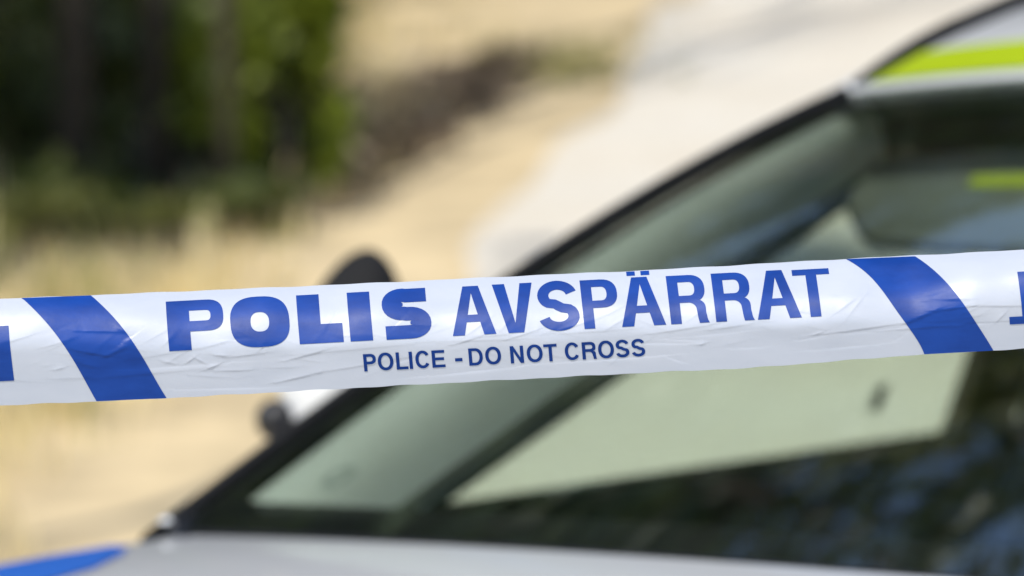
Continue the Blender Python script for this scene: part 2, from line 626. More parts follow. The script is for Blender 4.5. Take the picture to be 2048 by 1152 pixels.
def pine(w, l, h, r0, crown_from, crown_r, n_limb, label, group, dens=1.0):
    x, y = w2(w, l)
    z = float(terrain(x, y))
    root = empty('pine_tree', (x, y, z), label, 'tree', group)
    b = MB()
    pts = trunk_mesh(b, (x, y, z), h, r0, (random.uniform(-.02, .02), random.uniform(-.02, .02)), 0.12, 12, 0.25)
    c = MB()
    for k in range(n_limb):
        t = crown_from + (1 - crown_from) * (k + random.random() * 0.7) / n_limb
        t = min(t, 0.99)
        i = t * (len(pts) - 1); i0 = int(i); fr = i - i0
        p0 = np.array(pts[i0]) * (1 - fr) + np.array(pts[min(i0 + 1, len(pts) - 1)]) * fr
        a = k * 2.4 + random.uniform(-.5, .5)
        tt = (t - crown_from) / (1 - crown_from)
        ln = crown_r * (0.55 + 0.6 * math.sin(math.pi * min(1, tt * 0.85 + 0.18))) * random.uniform(0.6, 1.1)
        e = p0 + np.array([math.cos(a) * ln, math.sin(a) * ln, ln * random.uniform(-0.05, 0.4)])
        m = (p0 + e) / 2 + np.array([0, 0, 0.08 * ln])
        b.tube([p0, m, e], [0.05, 0.035, 0.015], 6)
        for q in np.linspace(0.35, 1.05, 5):
            cc = p0 * (1 - q) + e * q + RNG.normal(size=3) * 0.18
            leaf_cloud(c, cc, (0.55, 0.55, 0.32), int(34 * dens), 0.14, shell=0.05)
    b.build('trunk', M['bark'], root)
    c.build('crown', M['needles'], root, False)
    return root


# tall pines of the grove left of the picture: they shade the wood's edge and show in the windscreen
pines = [(19.5, -6.0, 17, .17, 'tall pine nearest the road, standing left of the wood edge'),
         (20.5, -7.8, 19, .19, 'tall pine standing in the second row behind the wood edge'),
         (22.5, -5.4, 18, .18, 'tall pine rising behind the green bush'),
         (24.5, -7.0, 20, .20, 'tallest pine, far back in the grove'),
         (18.6, -9.4, 17, .18, 'tall pine on the outer left side of the grove'),
         (21.4, -10.2, 18, .18, 'broad pine at the far left of the grove'),
         (26.5, -4.6, 17, .18, 'tall pine at the back right of the grove'),
         (25.0, -9.8, 19, .19, 'tall pine at the back left of the grove'),
         (28.0, -6.2, 18, .18, 'tall pine in the last row of the grove'),
         (26.2, -2.2, 16, .17, 'pine standing straight behind the wood edge, nearest the road'),
         (28.5, -1.0, 17, .18, 'tall pine beside the road behind the wood edge'),
         (30.5, -3.0, 19, .19, 'tall pine behind the roadside pines'),
         (32.5, 0.0, 18, .18, 'distant roadside pine at the bend of the verge'),
         (34.5, -1.8, 20, .20, 'tall pine left of the distant roadside pine'),
         (37.0, 0.9, 20, .20, 'tall roadside pine standing beyond the bend'),
         (40.0, -0.8, 21, .20, 'tall pine in the far group beyond the bend'),
         (42.0, 1.6, 21, .21, 'farthest tall pine at the roadside')]
shade = [(14.3, -4.3, 9.5, .11, 'small pine at the near corner of the grove'),
         (15.6, -4.6, 10.5, .12, 'medium pine behind the small corner pine'),
         (15.0, -6.0, 11, .13, 'medium pine on the left of the near row'),
         (17.0, -4.9, 11, .12, 'medium pine between the near row and the tall pines')]
for (w, l, h, r, lab) in shade:
    pine(w, l, h, r, 0.36, 1.35, 30, lab, 'medium pines of the grove', 1.3)
for (w, l, h, r, lab) in pines:
    pine(w, l, h, r, 0.36, 2.3, 34, lab, 'tall pines of the grove')


def broadleaf(w, l, h, r0, c_lo, c_r, label):
    x, y = w2(w, l)
    z = float(terrain(x, y))
    root = empty('birch_tree', (x, y, z), label, 'tree')
    b = MB(); c = MB()
    pts = trunk_mesh(b, (x, y, z), h, r0, (0.0, 0.0), 0.05, 14, 0.2)
    for k in range(26):
        t = lerp(c_lo / h, 0.98, (k + random.random()) / 26)
        i = t * (len(pts) - 1); p0 = np.array(pts[int(i)])
        a = k * 2.4
        ln = c_r * random.uniform(0.45, 1.1)
        e = p0 + np.array([math.cos(a) * ln, math.sin(a) * ln, 0.25 * ln])
        tip = e + np.array([math.cos(a) * .15, math.sin(a) * .15, -0.45])
        b.tube([p0, e, tip], [0.022, 0.012, 0.004], 5)
        for q in np.linspace(0.3, 1.0, 5):
            leaf_cloud(c, p0 * (1 - q) + tip * q, (.22, .22, .3), 40, 0.05, droop=.4, shell=0.0)
    b.build('trunk', M['bark_pale'], root)
    c.build('crown', M['leaf_dull'], root, False)


broadleaf(11.7, -1.58, 9.5, .038, 7.3, 0.62, 'slender birch with drooping leaves standing alone nearest the car')


pine(18.3, -5.1, 20.5, .13, 0.72, 1.5, 13, 'tall pine with a bare trunk and a high narrow crown, near the birch', 'tall pines of the grove', 0.55)
pine(17.6, -3.7, 19.5, .11, 0.76, 1.0, 8, 'slim tall pine with only a small tuft of a crown, near the birch', 'tall pines of the grove', 0.5)


def thin_tree(w, l, h, r0, mat, lean, label, clouds, leafm, name='young_tree'):
    x, y = w2(w, l)
    z = float(terrain(x, y))
    root = empty(name, (x, y, z), label, 'tree', 'young trees at the wood edge')
    b = MB()
    pts = trunk_mesh(b, (x, y, z), h, r0, lean, 0.05, 14, 0.22)
    c = MB()
    for (hh, dl, dw, rad, n) in clouds:
        t = min(hh / h, 0.98); i = t * (len(pts) - 1); i0 = int(i)
        p0 = np.array(pts[i0])
        e = p0 + RH * dl + FH * dw + np.array([0, 0, 0.12 * rad + (hh - t * h)])
        b.tube([p0, (p0 + e) / 2 + np.array([0, 0, 0.03]), e], [r0 * .35, r0 * .22, r0 * .1], 6)
        leaf_cloud(c, e, (rad, rad, rad * 0.8), n, 0.055, shell=0.1)
    for k in range(6):
        hh = h * random.uniform(0.9, 1.0)
        i0 = int(hh / h * (len(pts) - 1)); p0 = np.array(pts[min(i0, len(pts) - 1)])
        a = random.uniform(0, 6.28); e = p0 + np.array([math.cos(a) * .7, math.sin(a) * .7, .3])
        b.tube([p0, e], [r0 * .3, r0 * .1], 5)
        leaf_cloud(c, e, (.4, .4, .35), 110, 0.07, shell=0.05)
    b.build('trunk', mat, root)
    c.build('crown', leafm, root, False)
    return root


def px_ground(px, py):
    """point of the terrain seen at photo pixel (px, py) -> (w, lat)"""
    d = FW + RT * (px - 1024) / FPX + UP * (576 - py) / FPX
    lo, hi = 4.0, 80.0
    t = 5.0
    while t < 90:
        p = CAM + d * t
        if p[2] < float(terrain(p[0], p[1])):
            break
        t += 0.02
    q = p - CAM
    return float(q.dot(FH)), float(q.dot(RH))


def at(px, py):
    return px_ground(px, py)


W0 = at(130, 450); W1 = at(285, 470); W2_ = at(420, 480); W3 = at(30, 430); W4 = at(540, 400)
thin_tree(W0[0], W0[1], 14.5, 0.046, M['bark'], (0.01, 0.0), 'dark young trunk at the left of the wood edge', [(0.9, -.1, .1, .15, 40)], M['leaf'])
thin_tree(W1[0] + .3, W1[1], 14.5, 0.036, M['bark'], (-0.01, 0.01), 'dark slender trunk in the middle of the wood edge', [(0.5, .1, -.1, .14, 40)], M['leaf_olive'])
thin_tree(W2_[0], W2_[1], 14.5, 0.020, M['bark_pale'], (0.035, 0.0), 'thin pale grey trunk with leaves, right of the dark trunks', [(0.42, 0.02, -.05, .16, 90), (.62, .1, 0, .18, 110)], M['leaf'])
thin_tree(W3[0] + .6, W3[1], 14.5, 0.052, M['bark'], (0.0, 0.0), 'thick dark trunk at the far left of the wood edge', [(0.75, .06, -.2, .16, 60)], M['leaf'])
thin_tree(W4[0] + .5, W4[1] - .05, 14.5, 0.030, M['bark'], (0.0, 0.02), 'dark thin trunk behind the bright green bush', [(0.7, .1, -.1, .2, 90)], M['leaf'])


def bush(px, py, wd, ht, n, mat, label, size=0.05, name='bush', dw=0.0, stems=9):
    w, l = at(px, py)
    w += dw
    x, y = w2(w, l); z = float(terrain(x, y))
    root = empty(name, (x, y, z), label, 'bush', 'bushes at the wood edge')
    b = MB(); c = MB()
    for k in range(stems):
        a = random.uniform(0, 6.28); r = wd * random.uniform(0.2, 0.9)
        e = np.array([x + r * math.cos(a), y + r * math.sin(a), z + ht * random.uniform(0.25, 0.95)])
        b.tube([(x + .1 * r * math.cos(a), y + .1 * r * math.sin(a), z - 0.05), (x + .4 * r * math.cos(a), y + .4 * r * math.sin(a), z + ht * .4), e], [0.012, 0.008, 0.004], 5)
        leaf_cloud(c, e, (wd * .42, wd * .42, ht * .25), n // stems, size, shell=0.05)
    b.build('stem', M['bark'], root)
    c.build('foliage', mat, root, False)
    return root


bush(590, 415, .15, .72, 760, M['leaf'], 'bright green leafy bush at the right end of the wood edge')
bush(500, 370, .19, .66, 620, M['leaf_olive'], 'taller olive bush between the pale trunk and the bright bush', dw=.25)
bush(440, 440, .13, .62, 480, M['leaf'], 'narrow green bush right beside the pale trunk')
bush(545, 330, .22, .75, 700, M['leaf_dull'], 'dark green bush behind the bright bush', dw=.5)
bush(50, 400, .24, .80, 700, M['leaf_dull'], 'dark green bush among the trunks at the far left', dw=.2)
bush(60, 300, .16, .62, 420, M['leaf'], 'sunlit green bush behind the trunks at the far left', dw=.0)
bush(330, 400, .22, .80, 700, M['leaf_dull'], 'dim green bush behind the slender trunk', dw=.3)
bush(200, 420, .22, .66, 520, M['leaf_dull'], 'dim green bush between the two dark trunks', dw=.3)
bush(400, 300, .20, .50, 420, M['leaf_olive'], 'pale olive bush rising behind the pale trunk', dw=.3)
bush(180, 470, .30, .20, 220, M['leaf_dull'], 'low dark scrub at the foot of the dark trunks', size=.05)
bush(500, 480, .25, .16, 220, M['leaf_dull'], 'low dark scrub at the foot of the green bush', size=.05)
bush(60, 490, .25, .14, 130, M['leaf_olive'], 'low olive plants in the straw at the far left', size=.04)
bush(300, 500, .22, .14, 120, M['leaf_olive'], 'low olive plants in the straw below the slender trunk', size=.04)

# brown scrub standing in for the shadow band right of the green bush
V = []
cb = MB()
for k in range(210):
    t = random.random() ** 1.15
    px = 640 + 400 * t; py = 330 - 180 * t + random.uniform(-1, 1) * (105 * (1 - t) + 16)
    w, l = at(px, py); x, y = w2(w, l); z = float(terrain(x, y))
    leaf_cloud(cb, (x, y, z + 0.03), (.13, .13, .06), 22, .034, shell=.0)
o = cb.build('shadow_band_scrub', M['shadow_brush'], None, False, 'stuff')
o['label'] = 'dark brown scrub standing in for the shadow strip beside the green bush'

# shaded wood far behind the front row, one mass
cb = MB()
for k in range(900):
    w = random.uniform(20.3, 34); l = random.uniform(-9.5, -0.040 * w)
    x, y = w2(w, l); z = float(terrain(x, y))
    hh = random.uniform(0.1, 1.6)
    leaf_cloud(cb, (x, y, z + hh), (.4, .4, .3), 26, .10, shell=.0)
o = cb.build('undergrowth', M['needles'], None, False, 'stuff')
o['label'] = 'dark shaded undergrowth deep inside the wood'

cb = MB()
for k in range(3800):
    w = random.uniform(46, 62); l = random.uniform(-22, 24)
    if road_edge(w) - 1.5 < l < 7.5 and w < 60:
        w += 15
    x, y = w2(w, l); z = float(terrain(x, y))
    leaf_cloud(cb, (x, y, z + 19.0 * random.random()), (1.3, 1.3, 1.0), 12, .42, shell=.0)
o = cb.build('far_wood', M['needles'], None, False, 'stuff')
o['label'] = 'dark mass of the wood closing the field far behind'

# ------------------------------------------------------------------ police car (front points to +x)
car = empty('police_car', (0, 0, 0), 'white police estate car with blue and yellow-green markings parked behind the tape', 'car')


def interp(x, xs, ys):
    return float(np.interp(x, xs, ys))


PB = np.array([0.020, 0.766, 1.005])
PT = np.array([-0.827, 0.590, 1.392])


def pillar(s):
    """near-side windscreen edge, s 0 base .. 1 roof"""
    p = PB + (PT - PB) * s
    bul = 4 * s * (1 - s) * (0.75 + 0.5 * s) * 0.024
    return p + np.array([0.3 * bul, 0.0, bul])


def wind(a, s, off=0.0):
    """windscreen surface, a -1 (far) .. 1 (near)"""
    p = pillar(s)
    k = 1 - a * a
    q = np.array([p[0] + k * lerp(0.10, 0.13, s), p[1] * a, p[2] + k * lerp(0.018, 0.03, s)])
    if off:
        return q + off * np.array([0.46, 0.30 * a, 0.84])
    return q


def roof_edge(x):
    z = interp(x, [-3.0, -2.6, -2.0, -1.55, -1.25, -1.15, -1.0, -0.827], [1.40, 1.452, 1.495, 1.502, 1.488, 1.478, 1.444, 1.392])
    y = interp(x, [-3.0, -2.4, -1.4, -0.827], [0.54, 0.575, 0.585, 0.590])
    return y, z


def gy(z):
    """half width of the side glass at height z"""
    return 0.765 - 0.44 * (z - 1.0)


def z_top(x):
    if x >= 0:
        return 1.003 - 0.012 * x - 0.072 * x * x
    return interp(x, [-3.25, -2.6, -1.2, 0], [1.07, 1.06, 1.025, 1.003])


def top_z(x, y):
    ay = abs(y)
    z = z_top(x)
    if ay < 0.72:
        return z + 0.028 * (1 - (ay / 0.72) ** 2)
    return z - 0.105 * (ay - 0.72) - 4.0 * (ay - 0.72) ** 2


def plan(x):
    """half width of the body along its length"""
    return interp(x, [-3.25, -2.9, -2.2, -1.2, 0.3, 0.9, 1.3, 1.5, 1.62], [0.84, 0.90, 0.935, 0.94, 0.94, 0.93, 0.90, 0.86, 0.80]) / 0.94


def side_profile(x):
    """(y, z) from the top edge down to the sill"""
    zt = top_z(max(x, 0), 0.775) if x >= 0 else z_top(x) - 0.018
    k = plan(x); s = zt / 0.98
    pr = [(0.790, zt - 0.010), (0.835, 0.955 * s), (0.885, 0.905 * s), (0.918, 0.84 * s), (0.932, 0.74 * s), (0.938, 0.62), (0.930, 0.48), (0.915, 0.34), (0.875, 0.23)]
    return [(0.775 * (k if x > 0.9 else 1), zt)] + [(y * k, z) for y, z in pr]


ARCH = [(0.78, 0.33, 0.375), (-2.18, 0.33, 0.375)]


def side_panel(x0, x1, name, label, s, mat, n=24, fender=False, parent=car):
    P = []
    for x in np.linspace(x0, x1, n):
        zb = 0.0
        for ax, az, ar in ARCH:
            if abs(x - ax) < ar:
                zb = max(zb, az + math.sqrt(ar * ar - (x - ax) ** 2))
        pr = side_profile(x)
        ys = np.array([p[0] for p in pr][::-1]); zs = np.array([p[1] for p in pr][::-1])
        lo = max(zs[0], zb)
        zz = np.concatenate([np.linspace(lo, max(lo + .01, 0.60), 6)[:-1] if lo < 0.6 else np.linspace(lo, lo + 0.02, 6)[:-1],
                             np.linspace(max(lo + 0.021, 0.60), zs[-1], 22)])
        row = [(x, s * np.interp(z, zs, ys), z) for z in zz]
        if fender:
            yt = row[-1][1] * s
            for y in np.linspace(yt, 0.704 * (plan(x) if x > 0.9 else 1), 9)[1:]:
                row.append((x, s * y, top_z(x, y)))
        P.append(row)
    b = MB()
    b.slab(np.array(P), (0, -s, 0), 0.012)
    o = b.build(name, mat, parent)
    autosmooth(o, 40)
    if label:
        o['label'] = label
    return o


def band(x0, x1, z0, z1, s, mat, name, parent):
    """marking film laid 2 mm proud on the side of the body"""
    P = []
    for x in np.linspace(x0, x1, 8):
        pr = side_profile(x)
        ys = np.array([p[0] for p in pr][::-1]); zs = np.array([p[1] for p in pr][::-1])
        P.append([(x, s * (np.interp(z, zs, ys) + 0.002), z) for z in np.linspace(z0, z1, 10)])
    b = MB(); b.grid(np.array(P), flip=(s > 0))
    return b.build(name, mat, parent)


# hood
P = []
for u in np.linspace(0, 1, 30):
    row = []
    for y in np.linspace(-0.70, 0.70, 41):
        xr = 0.050 + 0.115 * (1 - (y / 0.72) ** 2)
        xf = 1.50 - 0.16 * (abs(y) / 0.7) ** 2.5
        x = lerp(xr, xf, u)
        k = plan(x) if x > 0.9 else 1
        row.append((x, y * k, top_z(x, y)))
    P.append(row)
b = MB(); b.slab(np.array(P), (0, 0, -1), 0.012)
hood = b.build('hood', M['paint'], car); autosmooth(hood, 40)

fenders = {}
for s in (-1, 1):
    side_panel(1.46, 0.052, 'fender', None, s, M['paint'], 40, True)
    d1 = side_panel(0.0475, -1.265, 'front_door', None, s, M['paint'], 20)
    d2 = side_panel(-1.270, -2.13, 'rear_door', None, s, M['paint'], 20)
    side_panel(-2.135, -3.18, 'quarter_panel', None, s, M['paint'], 40)
    for d, x0, x1, c1, c2 in ((d1, -0.02, -1.26, 'blue_film', 'yellow_film'), (d2, -1.275, -2.125, 'yellow_film', 'blue_film')):
        xm = (x0 + x1) / 2
        band(x0, xm, 0.62, 0.80, s, M[c1], 'marking_film', d)
        band(xm - .001, x1, 0.62, 0.80, s, M[c2], 'marking_film', d)
        pr = side_profile(x1 + 0.15)
        hb = MB(); hy = s * 0.925
        hb.tube([(x1 + 0.22, hy, 0.885), (x1 + 0.19, hy + s * .035, 0.89), (x1 + 0.09, hy + s * .035, 0.892), (x1 + 0.06, hy, 0.888)], 0.011, 8)
        hb.build('handle', M['paint'], d)

# blue film on the far edge of the hood: outline placed on the fender and hood crest
def film_on_top(outline, name, mat, parent, lift=0.0018):
    V, T = fill2d([outline])
    V, F = cut_grid(list(V), [list(t) for t in T], np.arange(-1, 2, 0.03), np.arange(-0.8, 0.8, 0.02))
    P = [(x, y, top_z(x, y) + lift) for x, y in V]
    return mesh_obj(name, P, F, mat, parent)


film = film_on_top([(0.165, -0.774), (0.140, -0.735), (0.165, -0.690), (0.225, -0.645), (0.33, -0.59), (0.53, -0.55), (0.80, -0.54), (0.80, -0.774)], 'hood_marking', M['blue_film'], hood)
film = film_on_top([(0.165, 0.774), (0.140, 0.735), (0.165, 0.690), (0.225, 0.645), (0.33, 0.59), (0.53, 0.55), (0.80, 0.54), (0.80, 0.774)], 'hood_marking', M['blue_film'], hood)

# cowl between hood and windscreen
P = []
for y in np.linspace(-0.735, 0.735, 40):
    a = y / 0.766
    g = wind(a, 0.0, -0.004)
    xr = 0.050 + 0.115 * (1 - (y / 0.72) ** 2)
    zr = top_z(xr, y)
    P.append([(g[0] - 0.01, y, g[2] - 0.002), (lerp(g[0], xr, .35), y, lerp(g[2], zr, .4) + 0.004), (lerp(g[0], xr, .7), y, zr - 0.012), (xr + 0.02, y, zr - 0.022), (xr + 0.03, y, zr - 0.05)])
b = MB(); b.grid(np.array(P))
cowl = b.build('cowl', M['black_plastic'], car)
for s in (-1, 1):
    b = MB()
    b.tube([(0.075, s * 0.690, top_z(.075, .69) - 0.004), (0.035, s * 0.742, 1.000), (-0.03, s * 0.764, 1.018), (-0.06, s * 0.764, 1.032)], [0.003, 0.009, 0.011, 0.006], 8)
    b.build('cowl_corner', M['black_plastic'], car)
    fc = pt_at_y(338, 1044, -0.765)
    b = MB(); b.ellipsoid((fc[0], -s * fc[1], fc[2]), (0.012, 0.008, 0.0055), 14, 10)
    b.build('fender_corner', M['paint'], car)
for (a0, a1, s1) in ((-0.72, -0.05, -0.005), (0.0, 0.72, -0.005)):
    b = MB()
    p0 = wind(a1 if a0 < -0.5 else a1, -0.03, 0.016)
    pts = [wind(lerp(a1, a0, t), lerp(-0.055, -0.045, t), 0.000 + 0.003 * math.sin(math.pi * t)) for t in np.linspace(0, 1, 10)]
    b.tube(pts, 0.008, 6)
    wp = b.build('wiper', M['black_plastic'], car)
    bb = MB()
    bb.tube([wind(lerp(a1 - .1, a0 - .03, t), lerp(-0.035, -0.022, t), 0.004) for t in np.linspace(0, 1, 12)], 0.007, 6)
    bb.build('blade', M['rubber'], wp)

# windscreen glass, frit, side trim
P = np.array([[wind(a, s) for s in np.linspace(-0.01, 1.0, 26)] for a in np.linspace(-1, 1, 41)])
b = MB(); b.slab(P, (-0.46, 0, -0.84), 0.005)
ws_ = b.build('windscreen', M['glass_front'], car); autosmooth(ws_, 40)


def rrect(x0, y0, x1, y1, r, n=6, ry=None):
    ry = ry or r
    out = []
    for cx, cy, a0 in ((x1 - r, y1 - ry, 0), (x0 + r, y1 - ry, 90), (x0 + r, y0 + ry, 180), (x1 - r, y0 + ry, 270)):
        for k in range(n + 1):
            a = math.radians(a0 + 90 * k / n)
            out.append((cx + r * math.cos(a), cy + ry * math.sin(a)))
    return out


V, T = fill2d([[(-1.0, -0.01), (1.0, -0.01), (1.0, 1.0), (-1.0, 1.0)], rrect(-0.968, 0.062, 0.968, 0.958, 0.05, ry=0.05)[::-1]])
V, F = cut_grid(list(V), [list(t) for t in T], np.arange(-0.98, 1, 0.04), np.arange(0, 1, 0.04))
fr = mesh_obj('frit_border', [wind(a, s, -0.0075) for a, s in V], F, M['frit'], ws_)
for sd in (-1, 1):
    P = []
    for s in np.linspace(-0.02, 1.0, 30):
        e = wind(1.0, s)
        r = lerp(0.022, 0.016, min(1, s * 1.2))
        sec = [(-0.010, 0.003), (-0.004, 0.008), (0.5 * r, 0.008), (r, 0.002), (r * 1.1, -0.010), (0.4 * r, -0.014), (-0.006, -0.010), (-0.010, 0.003)]
        P.append([(e[0] + 0.46 * h - 0.25 * d, sd * (e[1] + 0.80 * d + 0.15 * h), e[2] + 0.84 * h - 0.32 * d) for d, h in sec])
    b = MB(); b.grid(np.array(P), flip=(sd < 0))
    b.build('windscreen_trim', M['rubber'], car)

# roof
P = []
XR = axis_pts([(0.0, 1.0, 44)])
for u in XR:
    row = []
    for a in np.linspace(-1, 1, 41):
        xh = -0.835 + 0.13 * (1 - a * a)
        x = lerp(xh, -2.95, u)
        xe = lerp(-0.835, -2.95, u)
        ye, ze = roof_edge(xe)
        k = 1 - a * a
        row.append((x, a * ye, ze + k * interp(u, [0, 0.2, 1], [0.03, 0.035, 0.03])))
    for sd in (-1, 1):
        xe = lerp(-0.835, -2.95, u)
        ye, ze = roof_edge(xe)
        ext = [(xe, sd * (ye + 0.016), ze + 0.004), (xe, sd * (ye + 0.030), ze - 0.003), (xe, sd * (ye + 0.035), ze - 0.020), (xe, sd * (ye + 0.028), ze - 0.036)]
        row = (ext[::-1] + row) if sd < 0 else (row + ext)
    P.append(row)
P = np.array(P)


def roof_at(a, u, lift=0.0):
    xh = -0.835 + 0.13 * (1 - a * a)
    xe = lerp(-0.835, -2.95, u)
    ye, ze = roof_edge(xe)
    return np.array([lerp(xh, -2.95, u), a * ye, ze + (1 - a * a) * interp(u, [0, 0.2, 1], [0.03, 0.035, 0.03]) + lift])


b = MB(); b.slab(P, (0, 0, -1), 0.005)
roof = b.build('roof', M['paint'], car); autosmooth(roof, 50)
for sd in (-1, 1):
    b = MB()
    pts = []
    for xe in np.linspace(-0.845, -2.9, 50):
        ye, ze = roof_edge(xe)
        pts.append((xe, sd * (ye - 0.002), ze + 0.004))
    b.tube(pts, [0.005, 0.009, 0.0115] + [0.013] * 47, 8)
    b.build('drip_moulding', M['rubber'], roof)
# yellow-green film across the front of the roof
P = [[roof_at(a, lerp(0.008, 0.055, t), 0.002) for t in np.linspace(0, 1, 5)] for a in np.linspace(-0.975, 0.975, 60)]
b = MB(); b.grid(np.array(P), flip=True)
b.build('roof_stripe', M['yellow_film'], roof)
# headliner
P = [[roof_at(a, u, -0.032) for u in np.linspace(0.012, 0.98, 20)] for a in np.linspace(-0.99, 0.99, 20)]
b = MB(); b.slab(np.array(P), (0, 0, -1), 0.006)
b.build('headliner', M['liner'], car)

# ---- greenhouse sides: outer frame with window openings
def far_ray(px, py, off=0.0):
    """point of the far side-glass plane that the photograph shows at px,py -> (x, z)"""
    d = FW + RT * (px - 1024) / FPX + UP * (576 - py) / FPX
    # -y = 0.765 - 0.44 (z - 1) - off
    A = -d[1] + 0.44 * d[2]
    B = 0.765 - 0.44 * (CAM[2] - 1.0) - off + CAM[1]
    t = B / A
    p = CAM + d * t
    return float(p[0]), float(p[2])


wf = [far_ray(845, 1012), far_ray(1262, 715), far_ray(1508, 520), far_ray(1672, 405)]
W_FRONT = [(wf[0][0] - 0.004, wf[0][1] + 0.012), (wf[0][0] - 0.03, wf[0][1] + 0.002)] 
lowR = far_ray(1880, 862)
topR = (lowR[0] + 0.02, 1.42)
win1 = [wf[0], wf[1], wf[2], wf[3], (wf[3][0] - 0.05, wf[3][1] + 0.008), (topR[0] + 0.25, 1.292), (topR[0] + 0.0, 1.302), lowR]
win2 = [(lowR[0] - 0.11, lowR[1] + 0.002), (lowR[0] - 0.10, 1.425), (-1.95, 1.435), (-2.12, 1.40), (-2.16, 1.06)]
win3 = [(-2.24, 1.065), (-2.20, 1.40), (-2.62, 1.385), (-2.86, 1.24), (-2.90, 1.09)]
outer = []
for s in np.linspace(0.0, 1.0, 14):
    p = pillar(s); outer.append((p[0] + 0.0 - 0.012, p[2] - 0.012))
for x in np.linspace(-0.9, -2.9, 18):
    outer.append((x, roof_edge(x)[1] - 0.016))
outer += [(-3.10, 1.22), (-3.17, 1.06)] + [(x, z_top(x) - 0.02) for x in np.linspace(-3.1, -0.1, 14)]
for sd in (-1, 1):
    def fm(x, z, sd=sd, o=0.0):
        return (x, sd * (gy(z) - o), z)
    plate([outer, win1[::-1], win2[::-1], win3[::-1]], lambda x, z: fm(x, z), (0, -sd * 0.022, 0), 'window_frame', M['gloss_black'], car)
    for wv, nm in ((win1, 'front_window'), (win2, 'rear_window'), (win3, 'quarter_window')):
        cx = sum(p[0] for p in wv) / len(wv); cz = sum(p[1] for p in wv) / len(wv)
        big = [(cx + (x - cx) * 1.03, cz + (z - cz) * 1.05) for x, z in wv]
        plate([big], lambda x, z: fm(x, z, o=0.009), (0, -sd * 0.004, 0), nm, M['glass_side'], car)
    # inner A-pillar trim: rounded panel from the glass back to the front edge of the door window
    pb = []
    for q, t in (((760, 1075), -.12), ((872, 1000), 0), ((1278, 712), .45), ((1522, 518), .75), ((1690, 400), 1), ((1775, 340), 1.1)):
        pb.append(pt_at_y(q[0], q[1], -lerp(0.635, 0.572, t)))
    pb = np.array(pb)
    tq = np.array([0.0, .1, .45, .72, .93, .99])
    G = []; S1 = []; S2 = []
    for tt in np.linspace(0, 1, 24):
        sA = 0.0 + 0.99 * tt
        A = wind(0.952, sA, -0.013)
        B = np.array([np.interp(sA, tq, pb[:, k]) for k in range(3)]); B[1] = -B[1]
        row = []
        for k in np.linspace(0, 1, 8):
            p = A * (1 - k) + B * k + math.sin(math.pi * k ** 0.8) * 0.024 * np.array([.4, -.6, .5])
            row.append(p * np.array([1, sd, 1]))
        G.append(row)
        S1.append([p + np.array([0.003, -sd * 0.002, 0.004]) for p in (row[6] * .75 + row[7] * .25, row[7])])
        fr_ = np.array([B[0] - 0.09, gy(B[2] - .004) - 0.012, B[2] - 0.004]) * np.array([1, sd, 1])
        S2.append([row[7] + np.array([0.003, -sd * 0.002, 0.004]), fr_])
    b = MB(); b.grid(np.array(G), flip=(sd > 0)); b.build('pillar_trim', M['trim'], car)
    b = MB(); b.grid(np.array(S1), flip=(sd > 0)); b.grid(np.array(S2), flip=(sd > 0)); b.build('door_seal', M['seal'], car)
    # seats' side of the cabin: B-pillar trim
    bp = [(lowR[0] + 0.004, 0.7), (topR[0] + 0.03, 1.44), (topR[0] - 0.12, 1.44), (lowR[0] - 0.14, 0.7)]
    plate([bp], lambda x, z: (x, sd * (min(gy(z), 0.765) - 0.045), z), (0, sd * 0.012, 0), 'door_pillar', M['dash'], car)
    # inner door card below the window
    dc = [(-0.35, 0.35), (-0.35, wf[0][1] - 0.022), (wf[0][0], wf[0][1] - 0.006), (lowR[0], lowR[1] - 0.006), (-2.1, lowR[1]), (-2.1, 0.35)]
    plate([dc], lambda x, z: (x, sd * (min(gy(z), 0.765) - 0.042), z), (0, sd * 0.012, 0), 'door_card', M['dash'], car)
# small grey patch inside the far window
sx, sz = far_ray(1730, 795)
b = MB()
b.slab(np.array([[(sx + dx, -(gy(sz + dz) - 0.016), sz + dz) for dz in (-.014, .014)] for dx in (-.011, .011)]), (0, 1, 0), 0.0012)
b.build('window_patch', M['mark_grey'], car, False)

# grey sticker inside the windscreen's far lower corner
b = MB()
b.grid(np.array([[wind(-0.83 + 0.022 * math.cos(t) * r, 0.112 + 0.020 * math.sin(t) * r, -0.0085) for r in (0.45, 0.7, 1.0)] for t in np.linspace(0, 2 * math.pi, 24)]))
b.build('sticker', M['mark_grey'], ws_)

# ---- interior
P = []
for y in np.linspace(-0.70, 0.70, 30):
    a = y / 0.766
    g = wind(a, 0.0, -0.02)
    P.append([(g[0] - 0.01, y, g[2] - 0.022), (g[0] - 0.15, y, g[2] - 0.030), (g[0] - 0.32, y, 0.985 + 0.01 * math.cos(y * 4)), (g[0] - 0.50, y, 0.965), (g[0] - 0.56, y, 0.93), (g[0] - 0.55, y, 0.70)])
b = MB(); b.slab(np.array(P), (0, 0, -1), 0.02)
dash = b.build('dashboard', M['dash'], car); autosmooth(dash, 50)
b = MB(); b.ellipsoid((-0.34, 0.37, 0.985), (0.16, 0.22, 0.035), e=.7); b.build('binnacle', M['dash'], dash)
b = MB()
wc = np.array([-0.66, 0.37, 0.93]); ax = np.array([-0.92, 0, 0.39])
u_ = np.array([0, 1, 0]); v_ = np.cross(ax, u_)
rim = [wc + 0.185 * (u_ * math.cos(t) + v_ * math.sin(t)) for t in np.linspace(0, 2 * math.pi, 33)]
b.tube(rim, 0.015, 8, cap=False)
stw = b.build('steering_wheel', M['seat'], car)
b = MB(); b.ellipsoid(wc - ax * 0.02, (0.04, 0.075, 0.06), e=.7)
